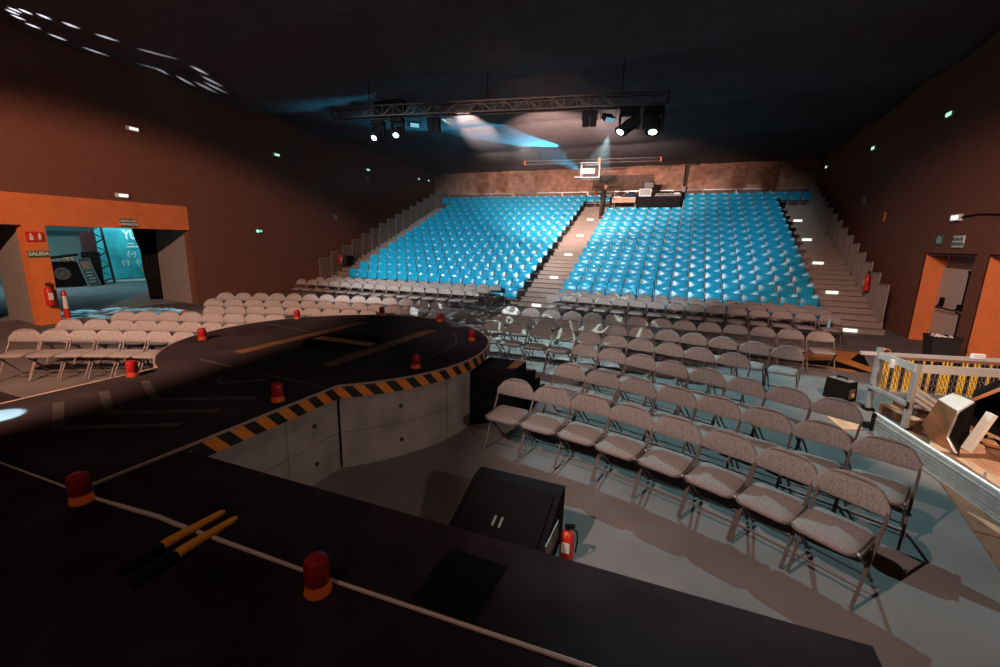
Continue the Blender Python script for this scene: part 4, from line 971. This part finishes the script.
for sy, y0, wr in ((1,.13,10),(-1,-.10,13)):
    pm = len(pp); pp += [(.29,y0-.02*sy,1.13,.032,.018)]; ee += [(wr,pm)]
    for k in range(4):
        b_ = len(pp); pp += [(.325,y0-.02*sy+(k-1.5)*.017,1.135,.009),(.35,y0-.03*sy+(k-1.5)*.016,1.125,.008),(.352,y0-.045*sy+(k-1.5)*.014,1.10,.007)]; ee += [(pm,b_),(b_,b_+1),(b_+1,b_+2)]
    b_ = len(pp); pp += [(.27,y0-.05*sy,1.155,.010),(.30,y0-.07*sy,1.17,.009)]; ee += [(pm,b_),(b_,b_+1)]
skinned('body', body, E_, M['skin'], pr)
jp = [(0,0,.86,.175,.145),(0,0,1.05,.16,.13),(.01,0,1.30,.18,.135),(.035,0,1.43,.12,.10),(.06,0,1.475,.07,.07),(.03,.18,1.41,.075),(.0,.225,1.14,.058),(.20,.14,1.12,.045),(.03,-.18,1.41,.075),(.0,-.225,1.14,.058),(.20,-.11,1.13,.045)]
skinned('jumper', jp, [(0,1),(1,2),(2,3),(3,4),(3,5),(5,6),(6,7),(3,8),(8,9),(9,10)], M['jumper'], pr)
tp = [(0,0,1.0,.155,.125),(0,.09,.84,.11),(.03,.10,.48,.08),(0,.10,.08,.068),(0,-.09,.84,.11),(-.04,-.10,.48,.08),(-.08,-.10,.08,.068),(0,0,.90,.17,.13)]
skinned('trousers', tp, [(0,7),(7,1),(1,2),(2,3),(7,4),(4,5),(5,6)], M['trousers'], pr)
m = MB()
for sy, x0 in ((.10,.0),(-.11,-.07)): m.box((x0+.07,sy,.04),(.27,.10,.08),bev=.03)
m.build('shoes', M['black'], pr, smooth=True)
m = MB(); hv = Vector((.15,0,1.70))
m.lathe([(.0,.075),(.055,.065),(.092,.03),(.102,-.02),(.095,-.07),(.07,-.10)], c=hv+Vector((-.018,0,.02)), seg=16, rot=(0,-.35,0)); m.build('hair', M['hair'], pr, smooth=True)
m = MB().lathe([(.014,-.02),(.02,0),(.004,.03)],c=(.232,0,1.635),seg=8,rot=(0,.6,0))
for sy in (-1,1): m.lathe([(.01,0),(.022,.008),(.01,.016)],c=(.14,sy*.088,1.65),seg=8,rot=(PI/2,0,0))
m.build('face_features', M['skin'], pr, smooth=True)
m = MB()
for sy in (-1,1): m.lathe([(.0,-.008),(.01,0),(.0,.008)],c=(.228,sy*.032,1.665),seg=8)
m.box((.222,0,1.60),(.008,.045,.008)); m.build('eyes_and_mouth', M['hair'], pr)
tag(MB().box((.0,0,0),(.14,.075,.01)).build('mobile_phone', M['black'], None, loc=(-4.42+.35,25.22+.01,rowz(12)+.151+1.225)), 'small black phone held by the standing person', 'phone')

# ------------------------------------------------------------------ trusses and hanging lamps
def truss(name, lab, A, B, w_, h_, bay, endm):
    A = Vector(A); B = Vector(B); d = (B-A); L = d.length; t = thing(name, lab, 'truss', A, math.atan2(d.y, d.x))
    for sy in (-1,1):
        for sz in (-1,1):
            if w_ == 0 and sy == 1: continue
            MB().tube([(0,sy*w_/2,sz*h_/2),(L,sy*w_/2,sz*h_/2)], .025, 8).build('chord', M['truss'], t, smooth=True)
    m = MB(); n = int(L/bay)
    for k in range(n):
        x0 = L*k/n; x1 = L*(k+1)/n; s_ = 1 if k % 2 else -1
        for sy in ((-1,1) if w_ else (0,)):
            m.tube([(x0,sy*w_/2,-s_*h_/2),(x1,sy*w_/2,s_*h_/2)], .011, 5); m.tube([(x0,sy*w_/2,-h_/2),(x0,sy*w_/2,h_/2)], .009, 5)
        if w_: m.tube([(x0,-s_*w_/2,h_/2),(x1,s_*w_/2,h_/2)], .011, 5); m.tube([(x0,-s_*w_/2,-h_/2),(x1,s_*w_/2,-h_/2)], .011, 5)
    m.build('bracing', M['truss'], t)
    for x in (0,L): MB().box((x,0,0),(.05,(w_ or .06)+.05,h_+.06)).build('end_plate', M[endm], t)
    m = MB()
    for f in (.12,.5,.88): m.tube([(L*f,0,h_/2),(L*f,0,1.1)], .012, 5)
    m.build('suspension', M['black'], t)
    return t
truss('lighting_truss', 'long box lighting truss hung under the ceiling drape with stage lamps', (-11.25,12.5,6.45), (-.86,14.16,6.45), .3, .3, .36, 'truss')
tt = truss('projector_truss', 'short slim truss with orange ends hung in front of the brick end wall', (-8.47,23.73,6.6), (-1.55,24.35,6.6), 0, .17, .4, 'orange_paint')
MB().box((3.95,0,0),(.12,.08,.3)).build('clamp', M['orange_paint'], tt)
for x in (): pass
def aimrot(d): return Vector(d).to_track_quat('Z','Y').to_matrix()
def moving_head(loc, d, lab, lit):
    t = thing('moving_head_lamp', lab, 'stage lamp', loc, .16, 'lit moving head lamps on the truss' ); t.scale = (1.5,1.4,1.12) if loc[0] > -5 else (1.15,1.15,1.0)
    MB().box((0,0,-.10),(.36,.26,.14),bev=.03).tube([(-.1,0,.0),(-.1,0,-.06)],.02,6).tube([(.1,0,0),(.1,0,-.06)],.02,6).build('base', M['black'], t)
    m = MB().box((0,0,-.2),(.34,.1,.06),bev=.02)
    for s_ in (-1,1): m.box((s_*.17,0,-.36),(.045,.12,.36),bev=.015)
    m.build('yoke', M['black'], t)
    R = aimrot(d); c = Vector((0,0,-.46))
    MB().lathe([(.06,-.24),(.13,-.20),(.145,-.05),(.125,.10),(.14,.24),(.12,.26)], c=c, seg=20, rot=R).build('head', M['black'], t, smooth=True)
    MB().lathe([(.0,.262),(.075,.262),(.0,.275)], c=c, seg=20, rot=R).build('lens', M['lens'] if lit else M['lens_dim'], t)
    return t
moving_head((-9.69,12.75,6.22), (-.15,-.75,-.55), 'lit moving head lamp at the wall end of the long truss, first of the pair', True)
moving_head((-9.02,12.86,6.28), (.15,-.75,-.55), 'lit moving head lamp at the wall end of the long truss, second of the pair', True)
moving_head((-1.86,13.99,6.28), (-.65,-.5,-.75), 'moving head lamp turned sideways near the exit end of the long truss', True)
moving_head((-1.2,14.1,6.28), (-.02,-.6,-.8), 'lit moving head lamp hanging straight at the exit end of the long truss', True)
MB().tube([(-.1,-.14,-.2),(0,-.16,-.16),(.1,-.14,-.2)],.012,6)
# black drop box above the lit pair
tag(MB().box((-9.35,12.95,6.55),(1.1,.35,.5),bev=.04).build('dimmer_pack', M['black_cloth']), 'black covered pack on the long truss above the lit pair of lamps', 'pack')
def par(loc, lab, d, twin):
    t = thing('flood_lamp', lab, 'stage lamp', loc, .16, 'flood lamps on the truss')
    R = aimrot(d)
    for s_ in ((-1,1) if twin else (0,)):
        MB().box(Vector((s_*.105,0,-.33)),(.2 if twin else .34,.16,.42 if twin else .24),rot=R.to_4x4().to_3x3() if not twin else (0.25,0,.0),bev=.03).build('housing', M['black'], t)
        if not twin: MB().box(Vector((0,0,-.33))+R@Vector((0,0,.125)),(.28,.12,.01),rot=R).build('lens', M['lens_dim'], t)
    MB().tube([(-.22,0,-.36),(-.22,0,-.1),(.22,0,-.1),(.22,0,-.36)],.014,6).tube([(0,0,-.1),(0,0,.0)],.02,6).build('yoke', M['black'], t)
    return t
par((-7.78,13.06,6.32), 'small black flood lamp on the truss before the lit ceiling patch', (0,-.3,.6), True)
par((-8.45,12.95,6.36), 'tiny black lamp on the truss between the lit pair and the flood lamp', (.4,-.6,-.3), False)
par((-2.97,13.82,6.32), 'black twin flood lamp on the truss, first of the four near the exit end', (0,-.5,-.8), True)
par((-2.45,13.9,6.34), 'square black flood lamp with a blue-tinted lens on the long truss', (.45,-.6,-.65), False)
# projector in its cage
t = thing('video_projector', 'white video projector in a metal cage throwing a cyan beam', 'projector', (-5.0,24.03,6.5), math.radians(8))
MB().box((0,0,-.42),(.6,.5,.3),bev=.03).build('body', M['white'], t)
MB().lathe([(.09,0),(.09,.08)],c=(-.3,-.2,-.42),seg=16,rot=aimrot((-.7,-.7,0))).build('lens', M['lens'], t)
m = MB()
for x in (-.42,.5):
    for y in (-.32,.32): m.box((x,y,-.40),(.03,.03,.75))
for z in (-.76,-.04):
    for y in (-.32,.32): m.box((.04,y,z),(.95,.03,.03))
    for x in (-.42,.5): m.box((x,0,z),(.03,.66,.03))
m.box((-.1,0,-.74),(1.3,.66,.03)); m.build('cage', M['alu'], t)
# ------------------------------------------------------------------ light
wd = bpy.data.worlds.new('hall dark'); SC.world = wd; wd.use_nodes = True
wd.node_tree.nodes['Background'].inputs[0].default_value = (.9,.45,.5,1); wd.node_tree.nodes['Background'].inputs[1].default_value = .05
def spot(name, loc, target, power, col, deg, blend=.3, size=.1, gobo=None):
    l = bpy.data.lights.new(name, 'SPOT'); o = bpy.data.objects.new(name, l); COL.objects.link(o); o.location = loc
    l.energy = power; l.color = col; l.spot_size = math.radians(deg); l.spot_blend = blend; l.shadow_soft_size = size
    o.rotation_euler = (Vector(target)-Vector(loc)).to_track_quat('-Z','Y').to_euler()
    if gobo: gobo(l)
    return o
def area(name, loc, target, power, col, sx, sy):
    l = bpy.data.lights.new(name, 'AREA'); o = bpy.data.objects.new(name, l); COL.objects.link(o); o.location = loc; l.shape = 'RECTANGLE'; l.size = sx; l.size_y = sy
    l.energy = power; l.color = col; o.rotation_euler = (Vector(target)-Vector(loc)).to_track_quat('-Z','Y').to_euler(); return o
def N(nt, op, a, b=None, clamp=False):
    n = nt.nodes.new('ShaderNodeMath'); n.operation = op; n.use_clamp = clamp
    for k, v in enumerate((a, b)):
        if v is None: continue
        if isinstance(v, (int, float)): n.inputs[k].default_value = v
        else: nt.links.new(v, n.inputs[k])
    return n.outputs[0]
def gobo_base(l):
    # pattern plate: direction of each ray expressed in the lamp's own axes
    o = [q for q in bpy.data.objects if q.data == l][0]; R = o.rotation_euler.to_matrix()
    l.use_nodes = True; nt = l.node_tree; em = nt.nodes['Emission']; g = nt.nodes.new('ShaderNodeNewGeometry'); res = []
    for k in range(3):
        d = nt.nodes.new('ShaderNodeVectorMath'); d.operation = 'DOT_PRODUCT'; nt.links.new(g.outputs['Incoming'], d.inputs[0]); d.inputs[1].default_value = R.col[k]; res.append(d.outputs['Value'])
    return nt, em, N(nt, 'DIVIDE', res[0], res[2]), N(nt, 'DIVIDE', res[1], res[2])
def ring_gobo(half, count):
    def f(l):
        nt, em, u, v = gobo_base(l); T = math.tan(math.radians(half))
        r = N(nt, 'DIVIDE', N(nt, 'SQRT', N(nt, 'ADD', N(nt,'MULTIPLY',u,u), N(nt,'MULTIPLY',v,v))), T)
        a = N(nt, 'FRACT', N(nt, 'MULTIPLY', N(nt, 'ADD', N(nt, 'ARCTAN2', v, u), 7.0), count/(2*PI)))
        # dots: (r-1)^2/w^2 + (a-.5)^2/h^2 < 1
        d = N(nt, 'ADD', N(nt, 'POWER', N(nt, 'DIVIDE', N(nt, 'SUBTRACT', r, 1.0), .13), 2.0), N(nt, 'POWER', N(nt, 'DIVIDE', N(nt, 'SUBTRACT', a, .5), .30), 2.0))
        s = N(nt, 'SUBTRACT', 1.0, d, True)
        nt.links.new(s, em.inputs['Strength'])
    return f
def web_gobo(scale, width, seedv=0.0, soft=.05):
    def f(l):
        nt, em, u, v = gobo_base(l)
        cb = nt.nodes.new('ShaderNodeCombineXYZ'); nt.links.new(N(nt,'MULTIPLY',u,scale), cb.inputs[0]); nt.links.new(N(nt,'MULTIPLY',v,scale), cb.inputs[1]); cb.inputs[2].default_value = seedv
        nz = nt.nodes.new('ShaderNodeTexNoise'); nz.inputs['Scale'].default_value = 1.0; nz.inputs['Detail'].default_value = 1.0; nt.links.new(cb.outputs[0], nz.inputs['Vector'])
        d = N(nt, 'ABSOLUTE', N(nt, 'SUBTRACT', N(nt, 'FRACT', N(nt, 'MULTIPLY', nz.outputs['Fac'], 4.0)), .5))
        s = N(nt, 'DIVIDE', N(nt, 'SUBTRACT', width, d), soft, True)
        nt.links.new(s, em.inputs['Strength'])
    return f
TEAL = (.55,.92,1.0); WARM = (1,.66,.50); COOL = (.80,.93,1.0)
LK = 1.0
# front-of-house wash onto the blue seats
spot('seat_wash', (-6.5,-1.5,5.5), (-10.2,20,1.7), 12500*LK, (.84,.95,1.0), 31, .6, .12)
spot('seat_wash', (-6.5,-1.5,5.5), (-1.3,20,1.7), 11500*LK, (.86,.95,1.0), 28, .6, .12)
spot('stand_warm_wash', (-6.0,-1.5,5.5), (-4.4,23,4.0), 7500*LK, (1,.64,.48), 25, .6, .12)
spot('added_aisle_fill', (-5.2,3,5.5), (-4.7,21,2.4), 4200*LK, (1,.66,.52), 15, .8, .08)  # added unseen lamp that brightens the centre aisle
# warm wash over the foyer-side chairs and the portal wall
spot('portal_wash', (-4.0,-4.0,6.5), (-15.3,8.0,-4.5), 7000*LK, (1,.56,.38), 64, .28, .06)
spot('pale_chair_wash', (-8.0,-1.5,6.9), (-9.6,9.5,.3), 1700*LK, (1,.80,.70), 44, .5, .1)
# rear lamp behind the angled chairs and front lamp above the stage
spot('rear_wash', (-.8,11.6,7.1), (2.7,5.5,0), 2600*LK, (.45,.86,.92), 54, .22, .03)
spot('rear_head_beam_cross', (-2.3,13.4,5.4), (-2.9,8.8,0), 3200*LK, (.6,.95,1.0), 34, .3, .05)
spot('front_wash', (-3.2,-1.4,6.1), (2.4,7.4,.2), 1900*LK, (1,.76,.67), 50, .55, .045)
spot('added_side_fill', (3.2,.2,3.3), (-2.9,4.3,.45), 230*LK, (1,.74,.64), 44, .6, .12)  # added unseen fill, lights the concrete panels from the side
spot('side_wash', (-4.0,-1.2,7.2), (-1.5,12.5,.3), 1500*LK, (1,.76,.68), 40, .6, .08)
spot('added_kit_fill', (3.0,1.2,6.8), (4.3,7.6,.3), 3000*LK, (1,.66,.47), 34, .45, .06)  # added unseen lamp warming the faces of the kit
spot('exit_lamp', (-0.5,1.0,6.8), (6.0,15.5,.8), 3800*LK, (1,.60,.48), 34, .7, .15)
# patterned projections
spot('pattern_on_chairs', (-3.2,-1.0,6.6), (-2.6,10.9,.4), 10000*LK, (.68,1,.93), 21, .1, .01, web_gobo(15, .06, 0, .03))
spot('pattern_on_floor', (-3.2,-1.0,6.6), (-5.4,11.6,.0), 13000*LK, (.72,.95,1), 13, .1, .01, web_gobo(30, .16, 5.0, .04))
spot('ceiling_ring', (-14.0,2.5,5.75), (-14.4,7.5,7.15), 22000*LK, (.78,.95,1), 20, .0, .01, ring_gobo(6.6, 17))
spot('foyer_pool', (-9.95,12.1,5.5), (-15.7,7.9,0), 14000*LK, (.30,.85,1), 15, .1, .01, web_gobo(26, .30, 3.0, .2))
spot('runway_pool', (-4.9,1.3,6.8), (-5.0,1.53,.94), 38000*LK, (.45,.95,1), 3.4, .25, .02)
# truss flood lighting the ceiling drape
spot('drape_flood', (-7.9,13.9,6.35), (-9.0,18.6,7.3), 17000*LK, (1,.86,.78), 20, .8, .1)
spot('drape_flood', (-3.0,14.6,6.3), (-3.2,20.5,7.1), 4500*LK, (1,.80,.74), 24, .9, .1)
# projector, then added fills for deck and end wall
spot('projector_beam', (-5.4,23.6,6.1), (-9.8,18.3,8.4), 12000*LK, (.05,.62,1), 31, .3, .03)
spot('added_deck_fill', (-1,-2.5,6.5), (-1.9,1.3,.9), 170*LK, (1,.72,.60), 40, .7, .1)  # added unseen lamp so the wands and seam strip stand out
spot('added_wall_fill', (-5.5,15.0,5.6), (-5.6,28.7,6.3), 5200*LK, (1,.70,.58), 76, .7, .1)  # added unseen wash to brighten the end wall
# foyer
area('foyer_light', (-24.5,10,4.3), (-25.5,13,0), 210*LK, (.48,.86,.95), 5, 5)
spot('foyer_spot', (-21,6.5,3.6), (-25.2,10.6,1.2), 420*LK, (1,.72,.52), 40, .5, .1)
spot('banner_spot', (-25.6,14.2,4.3), (-27,14.2,2.4), 500*LK, (.6,.97,1), 80, .6, .1)
for (x, y, l) in BE[:0]: pass
SC.view_settings.view_transform = 'Standard'; SC.view_settings.look = 'None'; SC.view_settings.gamma = 1; SC.view_settings.use_curve_mapping = False
SC.view_settings.exposure = 0.0
cyc = SC.cycles
cyc.max_bounces = 5; cyc.diffuse_bounces = 3; cyc.glossy_bounces = 2; cyc.transmission_bounces = 2; cyc.volume_bounces = 0
cyc.use_denoising = True
try: cyc.denoising_input_passes = 'RGB_ALBEDO_NORMAL'
except Exception: pass
cyc.sample_clamp_indirect = 4.0; cyc.caustics_reflective = False; cyc.caustics_refractive = False

# parts that sit on another part of the same thing
NEST = {'lens':('head','housing'),'diffuser':('panel',),'lettering':('panel','cloth'),'pictogram':('panel',),'arrow':('panel',),'screen':('bezel',),'data_plate':('cylinder',),'hose':('valve',),'step_nosing':('step_box',),'seat_rim':('seat',),'wrist_band':('arm',),'fingers':('arm',),'emblem':('body',),'faders':('chassis',),'badge':('cabinet','cloth'),'connector_plate':('cabinet',),'label_plate':('cabinet',),'dial':('cabinet',),'infill_bars':('railing_panel',),'laurel_emblem':('cloth',),'caption_line':('cloth',),'poster_picture':('board',),'poster_lines':('board',),'face_features':('body',),'eyes_and_mouth':('body',),'top_sheet':('sheets',),'slats':('bearers',)}
by_parent = {}
for o in list(COL.objects):
    if o.parent: by_parent.setdefault(o.parent.name, []).append(o)
for par, kids in by_parent.items():
    st_of = {}
    for k in kids: st_of.setdefault(k.name.split('.')[0], []).append(k)
    for nm, hosts in NEST.items():
        if nm not in st_of: continue
        for h in hosts:
            if h in st_of:
                for i, k in enumerate(st_of[nm]):
                    host = st_of[h][min(i, len(st_of[h])-1)]; k.parent = host; k.matrix_parent_inverse = Matrix.Identity(4)
                break

# thin stage haze filling the upper air of the hall
hz = MB().box((-5.5,20.35,5.65),(21.0,16.3,3.2)).build('haze', None)
hm = bpy.data.materials.new('stage haze'); hm.use_nodes = True; nt = hm.node_tree; nt.nodes.remove(nt.nodes['Principled BSDF'])
vsn = nt.nodes.new('ShaderNodeVolumeScatter'); vsn.inputs['Density'].default_value = .0065; vsn.inputs['Anisotropy'].default_value = .35
nt.links.new(vsn.outputs[0], nt.nodes['Material Output'].inputs['Volume']); hz.data.materials.append(hm)
hz['kind'] = 'stuff'; tag(hz, 'thin smoky haze hanging under the ceiling drape of the hall', 'haze')
